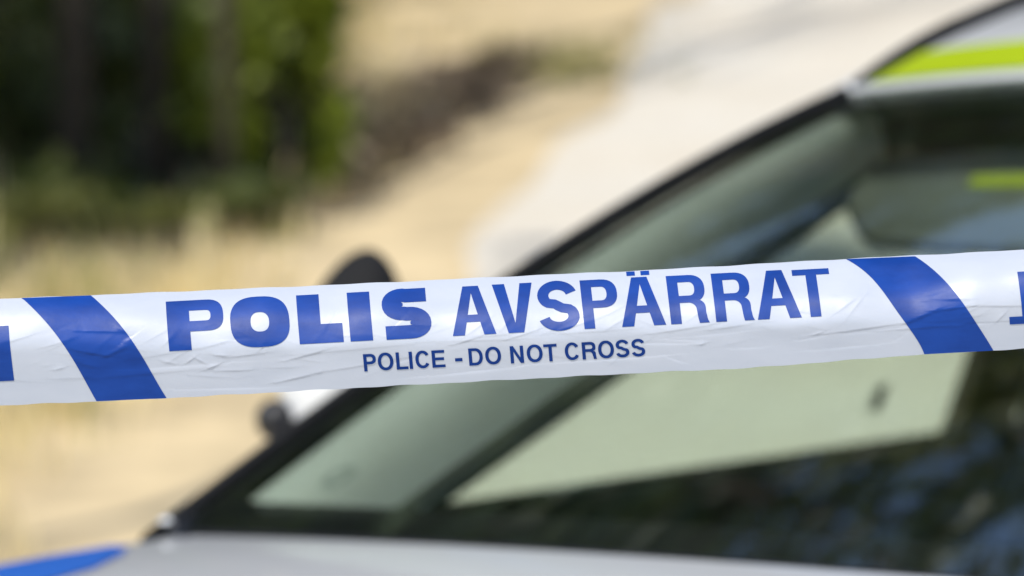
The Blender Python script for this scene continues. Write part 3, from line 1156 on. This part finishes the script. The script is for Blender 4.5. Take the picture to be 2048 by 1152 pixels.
b.tube([wc - u_ * .18, wc + u_ * .18], 0.016, 6); b.tube([wc, wc - v_ * .18], 0.016, 6)
b.tube([wc, wc - ax * 0.25], 0.03, 8)
b.build('hub', M['seat'], stw)


def seat(y, x=-1.02, wide=0.25, names=('seat',), hr=True):
    b = MB(); b.ellipsoid((x + 0.22, y, 0.52), (0.28, wide, 0.10), 20, 12, .6)
    st = b.build('seat', M['seat'], car)
    b = MB()
    b.ellipsoid((x - 0.12, y, 0.82), (0.09, wide, 0.32), 20, 12, .6, rot=[[math.cos(.35), 0, -math.sin(.35)], [0, 1, 0], [math.sin(.35), 0, math.cos(.35)]])
    b.build('backrest', M['seat'], st)
    if hr:
        b = MB(); b.ellipsoid((x - 0.26, y, 1.18), (0.055, wide * .52, 0.10), 16, 10, .6)
        b.tube([(x - .23, y - .06, 1.0), (x - .26, y - .06, 1.15)], .008, 6); b.tube([(x - .23, y + .06, 1.0), (x - .26, y + .06, 1.15)], .008, 6)
        b.build('headrest', M['seat'], st)


seat(-0.37); seat(0.37); seat(-0.34, -1.95, .30); seat(0.34, -1.95, .30)
b = MB()
b.slab(np.array([[(x, y, 0.28) for y in (-0.86, 0.86)] for x in (1.3, -3.0)]), (0, 0, -1), 0.04)
b.build('floor_pan', M['black_plastic'], car, False)
# sun visors folded down a little, far one shows its yellow label
for sd in (-1, 1):
    P = []
    hx = -0.775
    for y in np.linspace(0.17, 0.578, 26):
        a = y / 0.59
        top = roof_at(a, 0.012, -0.040)
        e = min(y - 0.17, 0.578 - y) / 0.05
        low = 1.250 + 0.055 * max(0.0, 1 - e) ** 2
        row = []
        for q in np.linspace(0, 1, 9):
            row.append((top[0] + 0.002 + 0.048 * q + 0.012 * math.sin(math.pi * q), sd * y, lerp(top[2] - 0.040, low, q)))
        P.append(row)
    b = MB(); b.slab(np.array(P), (-1, 0, 0), 0.02)
    vz = b.build('sun_visor', M['visor'], car); autosmooth(vz, 50)
    ed = MB(); ed.tube([(P[-4][0][0] - .01, P[-4][0][1], P[-4][0][2] - .005), (P[-4][0][0] - .03, P[-4][0][1], P[-4][0][2] + .045)], 0.006, 6); ed.tube([np.array(r_[-1]) + np.array([-.008, 0, -.002]) for r_ in P], 0.008, 8); ed.build('edge', M['seal'], vz)
    lb = MB()
    lb.slab(np.array([[(P[j][k][0] + 0.004, P[j][k][1], P[j][k][2]) for k in (2, 3)] for j in range(6, 15)]), (-1, 0, 0), 0.002)
    lb.build('warning_label', M['label_yellow'], vz, False)
b = MB(); b.ellipsoid((-0.62, 0, 1.335), (0.022, 0.125, 0.038), 24, 12, .6); b.tube([(-0.62, 0, 1.35), (-0.67, 0, 1.42)], 0.012, 8)
b.build('rear_view_mirror', M['black_plastic'], car)

# ---- door mirrors
for sd in (-1, 1):
    root = bpy.data.objects.new('door_mirror', None); COL.objects.link(root); root.location = (-0.50, sd * 0.80, 1.0); root.parent = car
    rt_ = [[math.cos(.12 * sd), math.sin(.12 * sd), 0], [-math.sin(.12 * sd), math.cos(.12 * sd), 0], [0, 0, 1]]
    b = MB(); b.ellipsoid((-0.545, sd * 0.993, 1.100), (0.052, 0.072, 0.078), 28, 16, .72, rot=rt_)
    b.build('mirror_cap', M['paint'], root)
    b = MB(); b.ellipsoid((-0.540, sd * 0.995, 1.126), (0.046, 0.062, 0.108), 28, 18, 1.08, rot=[[1, 0, -.12], [0, 1, sd * -.16], [0, 0, 1]])
    b.build('upper_shell', M['rubber'], root)
    b = MB(); b.tube([(-0.50, sd * 0.835, 0.945), (-0.505, sd * 0.90, 0.965), (-0.52, sd * 0.955, 1.045)], [.024, .024, .030], 10)
    b.build('mirror_arm', M['black_plastic'], root)
    b = MB(); b.ellipsoid((-0.490, sd * 1.045, 1.063), (0.020, 0.020, 0.021), 18, 12)
    b.tube([(-0.492, sd * 1.043, 1.06), (-0.50, sd * 1.02, 1.04), (-0.51, sd * 0.97, 1.035)], [.013, .011, .014], 8)
    b.build('camera_pod', M['black_plastic'], root)
    b = MB()
    b.ellipsoid((-0.610, sd * 1.00, 1.105), (0.008, 0.062, 0.060), 24, 8, .7, rot=rt_)
    b.build('mirror_pane', M['mirror_glass'], root)

# ---- front, rear, wheels
P = []
for z in np.linspace(0.20, 0.800, 16):
    row = []
    for t in np.linspace(-1, 1, 41):
        y = t * (0.80 - 0.02 * abs(z - 0.5))
        x = 1.70 - 0.23 * abs(t) ** 3.2 - 0.25 * max(0, z - 0.62) ** 1.2 - 0.35 * (z - 0.48) ** 2
        row.append((x, y, z))
    P.append(row)
b = MB(); b.slab(np.array(P), (-1, 0, 0), 0.015)
autosmooth(b.build('front_bumper', M['paint'], car), 40)
P = []
for u in np.linspace(0, 1, 6):
    row = []
    for t in np.linspace(-1, 1, 21):
        xa = 1.70 - 0.23 * abs(t) ** 3.2 - 0.25 * 0.18 ** 1.2 - 0.35 * 0.32 ** 2
        xb = 1.50 - 0.16 * abs(t) ** 2.5
        row.append((lerp(xa, xb, u), t * lerp(0.795, 0.62, u), lerp(0.80, top_z(xb, 0.7 * t), u ** 1.0) - 0.006))
    P.append(row)
b = MB(); b.slab(np.array(P), (0, 0, -1), 0.01); b.build('bonnet_lip', M['paint'], car)
b = MB()
b.slab(np.array([[(1.715 - 0.35 * (z - .48) ** 2 - .05 * abs(y) ** 2, y, z) for z in np.linspace(.50, .72, 5)] for y in np.linspace(-.36, .36, 13)]), (-1, 0, 0), .02)
gr = b.build('grille', M['gloss_black'], car)
for k in range(11):
    y = -0.325 + 0.065 * k
    b = MB(); b.tube([(1.722 - .05 * y * y, y, .515), (1.722 - .05 * y * y - .01, y, .70)], .006, 6); b.build('bar', M['steel'], gr)
b = MB(); b.slab(np.array([[(1.728, y, z) for z in (.36, .47)] for y in (-.26, .26)]), (-1, 0, 0), .008); b.build('number_plate', M['plate'], car, False)
for sd in (-1, 1):
    b = MB(); b.ellipsoid((1.50, sd * 0.60, 0.675), (0.11, 0.15, 0.060), 24, 12, .7, rot=[[math.cos(.45), -sd * math.sin(.45), 0], [sd * math.sin(.45), math.cos(.45), 0], [0, 0, 1]])
    b.build('headlight', M['lamp_clear'], car)
P = []
for z in np.linspace(0.24, 1.07, 18):
    row = []
    for t in np.linspace(-1, 1, 31):
        x = -3.26 + 0.10 * abs(t) ** 3 + 0.16 * max(0, z - 0.70) ** 1.5 + (0.03 if z > .6 else 0)
        row.append((x, t * interp(z, [.24, .6, .9, 1.07], [.82, .85, .83, .77]), z))
    P.append(row)
b = MB(); b.slab(np.array(P), (1, 0, 0), 0.015); autosmooth(b.build('tailgate', M['paint'], car), 40)
P = [[(lerp(-3.19, -2.93, t) - 0.06 * (1 - a * a), a * lerp(0.735, 0.56, t), lerp(1.065, 1.425, t) + 0.01 * (1 - a * a)) for t in np.linspace(0, 1, 10)] for a in np.linspace(-1, 1, 20)]
b = MB(); b.slab(np.array(P), (1, 0, 0), 0.005); b.build('rear_screen', M['glass_side'], car)
for sd in (-1, 1):
    b = MB(); b.ellipsoid((-3.15, sd * 0.80, 0.95), (0.06, 0.06, 0.17), 16, 12, .6); b.build('tail_light', M['lamp_red'], car)


def wheel(x, sd):
    c = (x, sd * 0.80, 0.332)
    root = bpy.data.objects.new('wheel', None); COL.objects.link(root); root.parent = car; root.location = c
    b = MB()
    b.lathe([(0.225, -0.10), (0.30, -0.115), (0.322, -0.10), (0.332, -0.06), (0.332, 0.06), (0.322, 0.10), (0.30, 0.115), (0.225, 0.10), (0.225, -0.10)], c, 1, 40)
    b.build('tyre', M['rubber'], root)
    b = MB()
    b.lathe([(0.228, -0.095), (0.215, 0.0), (0.228, 0.105), (0.205, 0.105), (0.20, 0.0), (0.205, -0.095)], c, 1, 40) if sd > 0 else b.lathe([(0.228, 0.095), (0.215, 0.0), (0.228, -0.105), (0.205, -0.105), (0.20, 0.0), (0.205, 0.095)], c, 1, 40)
    for k in range(5):
        a = 2 * math.pi * k / 5
        p = lambda r, t: (c[0] + r * math.cos(a + t), c[1] + sd * (0.085), c[2] + r * math.sin(a + t))
        for t in (-.13, .13):
            b.tube([p(0.04, 0), p(0.12, t * .7), p(0.218, t)], [.02, .014, .014], 6)
    b.lathe([(0.0, 0.095 * sd), (0.05, 0.095 * sd), (0.055, 0.05 * sd), (0.0, 0.05 * sd)], c, 1, 20)
    b.build('rim', M['steel'], root)


for x in (0.78, -2.18):
    for sd in (-1, 1):
        wheel(x, sd)

# ------------------------------------------------------------------ police tape
HT = 205.0


def edge_top(px):
    return interp(px, [-1500, 0, 190, 700, 1030, 1300, 1700, 2048, 3600], [618, 597.5, 590, 568, 552, 540, 517, 499.5, 425]) + 0.9 * math.sin(px / 71.0) * math.sin(px / 23.0 + 1)


def edge_bot(px):
    return interp(px, [-1500, 0, 190, 330, 800, 1030, 1300, 1500, 1840, 2048, 3600], [850, 811, 803, 796.5, 771, 759, 745, 736, 709, 697.5, 620]) + 1.1 * math.sin(px / 57.0) * math.sin(px / 19.0)


NS, NVT = 1300, 120
S_IN = np.concatenate([np.linspace(-2600, -40, 120, endpoint=False), np.linspace(-40, 2090, NS), np.linspace(2090, 4600, 121)[1:]])
VV = np.linspace(0, 1, NVT)


def crease_list():
    out = []
    r = random.Random(5)
    hand = [(150, 700, 215, 712, 1.3, 5), (215, 712, 262, 690, 1.0, 4), (262, 676, 250, 684, .8, 3), (160, 725, 190, 735, .9, 4),
            (325, 722, 352, 728, .8, 3), (372, 727, 390, 715, .9, 3), (390, 715, 412, 727, .9, 3), (430, 710, 455, 712, 1.1, 3), (410, 740, 440, 728, 1.1, 4),
            (430, 742, 500, 740, .7, 6), (455, 715, 530, 706, .8, 7), (520, 700, 528, 690, .8, 3), (550, 766, 640, 745, .9, 5), (640, 745, 760, 725, .6, 7),
            (570, 722, 640, 703, .8, 5), (905, 690, 960, 673, .9, 5), (960, 673, 1020, 668, .6, 6), (1010, 680, 1075, 660, .8, 5),
            (1300, 668, 1420, 650, .8, 8), (1420, 660, 1500, 648, .7, 7), (1395, 690, 1410, 687, .9, 3), (1625, 670, 1645, 664, .8, 3), (1650, 668, 1815, 645, .9, 8),
            (1815, 645, 1870, 622, 1.4, 6), (1870, 622, 1945, 612, 1.2, 6), (1945, 612, 2048, 612, .9, 8), (1990, 645, 2010, 625, .7, 4), (90, 695, 140, 680, .6, 5),
            (110, 740, 130, 735, .8, 3), (0, 690, 60, 672, .6, 8), (235, 655, 258, 668, .9, 4), (330, 690, 350, 670, .6, 5), (150, 662, 245, 664, .7, 5)]
    for h in hand:
        out.append(h[:4] + (h[4] * 1.35, h[5] * 0.9))
    for k in range(95):
        x = r.uniform(-30, 2080); t = r.betavariate(2.3, 2.8)
        y = lerp(edge_top(x), edge_bot(x), 0.32 + 0.66 * t)
        a = r.gauss(-0.12, 0.35); L = r.uniform(14, 75)
        out.append((x, y, x + L * math.cos(a), y + L * math.sin(a), r.uniform(.15, .55) * r.choice((1, 1, -1)), r.uniform(3, 8)))
    for k in range(16):
        x = r.uniform(-30, 2080); y = lerp(edge_top(x), edge_bot(x), r.uniform(.5, .95)); L = r.uniform(90, 240)
        a = r.gauss(-0.07, 0.05)
        out.append((x, y, x + L * math.cos(a), y + L * math.sin(a), r.uniform(.4, .9) * r.choice((1, -1)), r.uniform(9, 20)))
    return out


def tape_field():
    """bulge towards the camera in pixels, on the grid S_IN x VV"""
    B = np.zeros((len(S_IN), NVT))
    ker = np.exp(-np.linspace(-2.5, 2.5, 41) ** 2)
    ker /= ker.sum()
    xs = [-2600, 0, 150, 300, 520, 700, 1000, 1250, 1400, 1700, 1830, 1940, 2048, 2300, 4600]
    vc = [.5, .55, .54, .46, .44, .43, .40, .42, .42, .38, .36, .47, .50, .45, .5]
    dv = VV[1] - VV[0]
    for i, s in enumerate(S_IN):
        c1 = float((np.interp(s + np.linspace(-60, 60, 41), xs, vc) * ker).sum()) + 0.012 * math.sin(s / 37.0)
        c2 = c1 + 0.24 + 0.03 * math.sin(s / 310.0)
        sm = lambda c, w: 1 / (1 + np.exp(-(VV - c) / w))
        tilt = -15 + 33 * sm(c1, 0.018 + 0.02 * (0.5 + 0.5 * math.sin(s / 140.0))) + 24 * sm(c2, 0.06) + 12 * sm(0.93, 0.02)
        B[i] = -np.cumsum(np.tan(np.radians(tilt))) * dv * HT
    X = S_IN[:, None] * np.ones((1, NVT))
    et = np.array([edge_top(s) for s in S_IN])[:, None]; eb = np.array([edge_bot(s) for s in S_IN])[:, None]
    Y = eb + (et - eb) * VV[None, :]
    for (x0, y0, x1, y1, amp, wd) in crease_list():
        dx, dy = x1 - x0, y1 - y0; L2 = dx * dx + dy * dy
        sel = np.where((S_IN > min(x0, x1) - 16 * wd) & (S_IN < max(x0, x1) + 16 * wd))[0]
        if len(sel) == 0:
            continue
        i0, i1 = sel[0], sel[-1] + 1
        xx, yy = X[i0:i1], Y[i0:i1]
        t = np.clip(((xx - x0) * dx + (yy - y0) * dy) / L2, 0, 1)
        d = np.hypot(xx - x0 - t * dx, yy - y0 - t * dy)
        side = np.sign((xx - x0) * dy - (yy - y0) * dx)
        wloc = wd * (1 + 0.9 * side)  * 1.0 + 0.6
        B[i0:i1] += amp * 1.7 * np.exp(-d / np.maximum(wloc, 1.5)) * (0.35 + 0.65 * np.sin(np.pi * np.clip(t, .12, .88)))
    rr = np.random.default_rng(3)
    for k in range(60):
        fx, fy = rr.normal(0, 1 / 60.0), rr.normal(0, 1 / 30.0)
        B += rr.uniform(0.02, 0.10) * np.sin(X * fx + Y * fy + rr.uniform(0, 6.28))
    return B


BF = tape_field()


def tape_pt(px, v, lift=0.0):
    i = np.interp(px, S_IN, np.arange(len(S_IN))); i0 = int(min(i, len(S_IN) - 2)); fi = i - i0
    j = min(max(v, 0), 1) * (NVT - 1); j0 = int(min(j, NVT - 2)); fj = j - j0
    bq = (BF[i0, j0] * (1 - fi) + BF[i0 + 1, j0] * fi) * (1 - fj) + (BF[i0, j0 + 1] * (1 - fi) + BF[i0 + 1, j0 + 1] * fi) * fj
    py = lerp(edge_bot(px), edge_top(px), v)
    u = TAPE_D / FPX
    return CAM + FW * (TAPE_D - (bq * u) - lift) + RT * (px - 1024) * u + UP * (576 - py) * u


def tape_v(px, py):
    return (edge_bot(px) - py) / (edge_bot(px) - edge_top(px))


P = np.zeros((len(S_IN), NVT, 3))
u = TAPE_D / FPX
for i, s in enumerate(S_IN):
    eb, et = edge_bot(s), edge_top(s)
    py = eb + (et - eb) * VV
    P[i] = CAM + FW * TAPE_D + RT * (s - 1024) * u - np.outer(BF[i] * u, FW) + np.outer((576 - py) * u, UP)
b = MB(); b.grid(P)
tape = b.build('police_tape', M['tape_white'])
tag(tape, 'blue and white plastic police cordon tape stretched across in front of the car', 'tape')


def print_on_tape(contour_groups, name, mat, lift=0.00035):
    """flat print laid on the film; contours in photograph pixels"""
    Vs = []; Fs = []
    for cs in contour_groups:
        V, T = fill2d(cs)
        x0 = min(p[0] for p in V); x1 = max(p[0] for p in V); y0 = min(p[1] for p in V); y1 = max(p[1] for p in V)
        V, F = cut_grid(list(V), [list(t) for t in T], np.arange(math.floor(x0), x1, 5.0) + 0.37, np.arange(math.floor(y0), y1, 4.0) + 0.41)
        n = len(Vs)
        Vs += [tape_pt(p[0], tape_v(p[0], p[1]), lift) for p in V]
        Fs += [tuple(n + i for i in f) for f in F]
    o = mesh_obj(name, Vs, Fs, mat, tape)
    return o


def stripe(pl, pr):
    def edge(pts, n=40):
        ys = np.linspace(pts[0][1], pts[-1][1], n)
        # smooth cubic through control points
        yy = np.array([p[1] for p in pts]); xx = np.array([p[0] for p in pts])
        k = np.polyfit(yy, xx, 4)
        return [(float(np.polyval(k, y)), float(y)) for y in ys]
    L = edge(pl); R = edge(pr)
    out = L + R[::-1]
    res = []
    for x, y in out:
        v = min(max(tape_v(x, y), 0.0), 1.0)
        res.append((x, lerp(edge_bot(x), edge_top(x), v)))
    return res


s1L = [(41 + x / 2.926 - 41, 540 + y / 2.926) for x, y in [(120, 160), (180, 215), (295, 325), (370, 430), (460, 570), (565, 768)]]
s1R = [(x / 2.926, 540 + y / 2.926) for x, y in [(525, 147), (600, 215), (735, 350), (790, 440), (880, 580), (975, 750)]]
s2L = [(1348 + x / 2.88, 460 + y / 2.88) for x, y in [(1000, 166), (1080, 215), (1215, 375), (1290, 470), (1360, 580), (1442, 718)]]
s2R = [(1348 + x / 2.88, 460 + y / 2.88) for x, y in [(1400, 150), (1470, 200), (1600, 345), (1680, 445), (1755, 565), (1840, 695)]]
for L, R in ((s1L, s1R), (s2L, s2R)):
    print_on_tape([[stripe(L, R)]], 'stripe', M['tape_blue'])
D = s2L[0][0] - s1L[0][0]
for k in (-1, 2, 3):
    sh = D * k
    base = s1L, s1R
    print_on_tape([[stripe([(x + sh, lerp(edge_top(x + sh), edge_bot(x + sh), (y - 595) / 208)) for x, y in base[0]],
                           [(x + sh, lerp(edge_top(x + sh), edge_bot(x + sh), (y - 590) / 208)) for x, y in base[1]])]], 'stripe', M['tape_blue'])


# ---- lettering, drawn as outlines
def arc(cx, cy, rx, ry, a0, a1, n=14, e=2.0):
    out = []
    for k in range(n + 1):
        a = math.radians(lerp(a0, a1, k / n))
        c, s = math.cos(a), math.sin(a)
        out.append((cx + rx * math.copysign(abs(c) ** (2 / e), c), cy + ry * math.copysign(abs(s) ** (2 / e), s)))
    return out


def stroke(path, hx, hy):
    L = []; R = []
    n = len(path)
    for i, p in enumerate(path):
        a = path[max(i - 1, 0)]; c = path[min(i + 1, n - 1)]
        dx, dy = c[0] - a[0], c[1] - a[1]; d = math.hypot(dx, dy) or 1
        nx, ny = -dy / d, dx / d
        L.append((p[0] + nx * hx, p[1] + ny * hy)); R.append((p[0] - nx * hx, p[1] - ny * hy))
    return L + R[::-1]


def g_P(w, h, st, th, bowl=0.37, e=2.6):
    """w width, st stem, th thickness of the bowl's horizontals, bowl: its bottom as share of h"""
    yb = h * bowl; ry = (h - yb) / 2; cy = yb + ry; rx = min(w * 0.55, ry * 1.15)
    o = [(0, 0), (st, 0), (st, yb)] + arc(w - rx, cy, rx, ry, -90, 90, 16, e) + [(0, h)]
    irx = max(rx - st * 0.98, rx * .28); iry = ry - th
    i = [(st, yb + th)] + arc(w - rx, cy, irx, iry, -90, 90, 12, e) + [(st, h - th)]
    return [[o, i[::-1]]]


def g_R(w, h, st, th, wb):
    yb = h * 0.43; ry = (h - yb) / 2; cy = yb + ry; rx = ry * 1.15
    o = [(0, 0), (st, 0), (st, yb)] + [(w * .50, yb)] + arc(w * .50, yb - h * .14, w * .20, h * .14, 90, 10, 8) + [(w - st * 1.0, h * .10), (w - st * .92, 0), (w, 0), (w - st * .13, h * .07), (w - st * .22, h * .22)] + \
        arc(w * .58, yb - h * .10, w - st * .22 - w * .58, h * .19, 0, 62, 6) + arc(wb - rx, cy, rx, ry, -52, 90, 14, 2.4) + [(0, h)]
    i = [(st, yb + th)] + arc(wb - rx, cy, rx - st * .95, ry - th, -90, 90, 12, 2.4) + [(st, h - th)]
    return [[o, i[::-1]]]


def g_O(w, h, cw, ch, e=2.7, ei=2.4):
    return [[arc(w / 2, h / 2, w / 2, h / 2, 0, 360, 48, e)[:-1], arc(w / 2, h / 2, cw / 2, ch / 2, 360, 0, 32, ei)[:-1]]]


def g_L(w, h, st, th):
    return [[[(0, 0), (w, 0), (w, th), (st, th), (st, h), (0, h)]]]


def g_I(w, h):
    return [[[(0, 0), (w, 0), (w, h), (0, h)]]]


def g_T(w, h, st, th):
    c = w / 2
    return [[[(c - st / 2, 0), (c + st / 2, 0), (c + st / 2, h - th), (w, h - th), (w, h), (0, h), (0, h - th), (c - st / 2, h - th)]]]


def g_A(w, h, ap, leg, y0, y1):
    a0, a1 = w / 2 - ap / 2, w / 2 + ap / 2
    tip = h * 0.855
    k = (w / 2 - leg) / tip
    o = [(0, 0), (leg, 0), (leg + k * y0, y0), (w - leg - k * y0, y0), (w - leg, 0), (w, 0), (a1, h), (a0, h)]
    i = [(leg + k * y1, y1), (w - leg - k * y1, y1), (w / 2, tip)]
    return [[o, i[::-1]]]


def g_V(w, h, ap, arm):
    a0, a1 = w / 2 - ap / 2, w / 2 + ap / 2
    return [[[(a0, 0), (a1, 0), (w, h), (w - arm, h), (w / 2, h * 0.20), (arm, h), (0, h)]]]


def g_S_heavy(w, h):
    hx, hy = 21, 13.5
    t = h - hy; m = h / 2
    path = [(w * .93, t), (w * .70, t), (w * .50, t)] + arc(w * .44, (t + m) / 2 + 1, w * .44 - hx, (t - m) / 2 + 0, 90, 270, 14, 2.3) + \
           [(w * .50, m)] + arc(w * .56, (m + hy) / 2, w * .44 - hx, (m - hy) / 2, 90, -90, 14, 2.3) + [(w * .5, hy), (w * .28, hy), (w * .04, hy)]
    return [[stroke(path, hx, hy)]]


def g_S(w, h, hx, hy):
    rx = w / 2 - hx
    t = h - hy; b_ = hy; m = h * 0.50
    r1 = (t - m) / 2; r2 = (m - b_) / 2
    path = arc(w * .5, t - r1 * .98, rx * .96, r1 * .98, 12, 90, 8)[0:] + arc(w * .5, t - r1, rx * .95, r1, 90, 225, 14)[1:]
    path += [(w * .44, m + h * 0.035), (w * .56, m - h * 0.035)] if False else [(w * .42, m + h * 0.04), (w * .5, m), (w * .60, m - h * 0.045)]
    path += arc(w * .5, b_ + r2, rx, r2, 40, -90, 14) + arc(w * .5, b_ + r2, rx, r2, -90, -168, 8)[1:]
    return [[stroke(path, hx, hy)]]


def g_C(w, h, hx, hy):
    path = arc(w / 2, h / 2, w / 2 - hx, h / 2 - hy, 32, 328, 36, 2.1)
    return [[stroke(path, hx, hy)]]


def g_E(w, h, st, th):
    m = h * .5
    return [[[(0, 0), (w, 0), (w, th), (st, th), (st, m - th / 2), (w * .93, m - th / 2), (w * .93, m + th / 2), (st, m + th / 2), (st, h - th), (w * .98, h - th), (w * .98, h), (0, h)]]]


def g_D(w, h, st, th):
    o = [(0, 0), (w * .45, 0)] + arc(w * .45, h / 2, w * .55, h / 2, -90, 90, 18, 2.2) + [(0, h)]
    i = [(st, th)] + arc(w * .45, h / 2, w * .55 - st, h / 2 - th, -90, 90, 14, 2.2) + [(st, h - th)]
    return [[o, i[::-1]]]


def g_N(w, h, st):
    return [[[(0, 0), (st, 0), (st, h * .68), (w - st, 0), (w, 0), (w, h), (w - st, h), (w - st, h * .32), (st, h), (0, h)]]]


def place(glyph, xbl, ybl, slope=-0.0536, shear=-0.10, sy=1.0):
    """glyph with its bottom-left corner at pixel (xbl, ybl)"""
    out = []
    for cs in glyph:
        out.append([[(xbl + gx + shear * gyy * sy, ybl - gyy * sy + slope * gx) for gx, gyy in c] for c in cs])
    return out


def bl(x):
    return 702.3 - 0.0536 * (x - 340)


polis = []
polis += place(g_P(113, 99, 45, 20.5, 0.375, 2.7), 340, bl(340))
polis += place(g_O(118, 101, 37, 39), 466, bl(466) + 1.5)
polis += place(g_L(88, 97.5, 45, 38), 600.5, bl(600.5))
polis += place(g_I(45, 97.5), 702, bl(702))
polis += place(g_S_heavy(96, 99.5), 770, bl(770) + 0.5)
print_on_tape(polis, 'lettering', M['tape_blue'])
av = []
av += place(g_A(87, 97.5, 31, 24, 26, 40.5), 906, bl(906))
av += place(g_V(80, 98, 31, 24.5), 993, bl(993), )
av += place(g_S(82, 100, 11.2, 9.0), 1080, bl(1080) + 1)
av += place(g_P(72, 97, 21.5, 14.5, 0.42, 2.4), 1169, bl(1169))
av += place(g_A(88, 97.5, 31, 24, 26, 40.5), 1244, bl(1244))
av += place([[[(0, 0), (17, 0), (17, 8.5), (0, 8.5)]], [[(28.5, 0), (46, 0), (46, 8.5), (28.5, 8.5)]]], 1254, bl(1244) - 101.5 - 0.5)
av += place(g_R(77, 96.5, 21.5, 14, 74), 1342, bl(1342))
av += place(g_R(77, 96.5, 21.5, 14, 74), 1432, bl(1432))
av += place(g_A(88, 96.5, 31, 23.5, 26, 40.5), 1515, bl(1515))
av += place(g_T(74, 95, 21.5, 11.5), 1594.5, bl(1594.5))
print_on_tape(av, 'lettering', M['tape_blue'])
small = []
H2 = 34.5; ST = 6.6; TH = 5.6


def bs(x):
    return 743 - 0.0545 * (x - 728)


def word(s, x, ws):
    out = []
    for ch, (w, adv) in zip(s, ws):
        g = {'P': lambda: g_P(w, H2, ST, TH, .40, 2.3), 'O': lambda: g_O(w, H2 + 1, w - 2 * ST, H2 - 2 * TH + 1, 2.15, 2.1), 'L': lambda: g_L(w, H2, ST, TH),
             'I': lambda: g_I(ST, H2), 'C': lambda: g_C(w, H2 + 1, ST / 2, TH / 2), 'E': lambda: g_E(w, H2, ST, TH), 'D': lambda: g_D(w, H2, ST, TH),
             'N': lambda: g_N(w, H2, ST), 'T': lambda: g_T(w, H2, ST, TH), 'R': lambda: g_R(w, H2, ST, TH, w * .95), 'S': lambda: g_S(w, H2 + 1, ST / 2, TH / 2),
             '-': lambda: [[[(0, 10), (w, 10), (w, 16.5), (0, 16.5)]]]}[ch]()
        out += place(g, x, bs(x), -0.0545, -0.085)
        x += adv
    return out


small += word('POLICE', 729, [(25, 28.5), (31, 36.5), (23.5, 26), (6.6, 12.5), (29, 33), (26, 30)])
small += word('-', 911.5, [(14.5, 20)])
small += word('DO', 939, [(28, 33), (31.5, 36)])
small += word('NOT', 1022, [(26.5, 33), (31.5, 34), (26.5, 30)])
small += word('CROSS', 1131, [(29.5, 34.5), (28.5, 32), (31.5, 35), (27, 31.5), (27, 30)])
print_on_tape(small, 'lettering', M['tape_navy'])


# the neighbouring prints run upside down and continue out of frame
def flipped(glyph, xtr, ytr):
    """glyph turned by half a turn; its bottom-left corner lands at (xtr, ytr)"""
    out = []
    for cs in glyph:
        out.append([[(xtr - gx + 0.10 * gyy, ytr + gyy + 0.0536 * gx) for gx, gyy in c] for c in cs])
    return out


up = flipped(g_P(113, 110, 46, 20.5, 0.375, 2.7), 18.5, 651)
up += flipped(g_O(118, 108, 37, 42), -100, 660)
up += flipped(g_L(88, 106, 45, 40), -232, 670)
print_on_tape(up, 'lettering', M['tape_blue'])
up = flipped(g_T(74, 104, 21.5, 15), 2082, 541)
up += flipped(g_A(88, 96.5, 31, 23.5, 26, 40.5), 2165, 540)
up += flipped(g_R(77, 96.5, 21.5, 14, 74), 2245, 538)
up += flipped(g_R(77, 96.5, 21.5, 14, 74), 2335, 535)
print_on_tape(up, 'lettering', M['tape_blue'])

# stakes that hold the tape, left and right of the picture
for s, lab in ((-2600, 'wooden stake holding the left end of the tape'), (4600, 'wooden stake holding the right end of the tape')):
    p = tape_pt(s, 0.5)
    b = MB()
    q = p - FW * 0.0
    b.tube([(q[0], q[1], -0.1), (q[0], q[1], 0.8), (q[0], q[1], q[2] + 0.12)], [0.024, 0.024, 0.022], 10)
    o = b.build('wooden_stake', M['wood'])
    tag(o, lab, 'stake', 'stakes holding the tape')
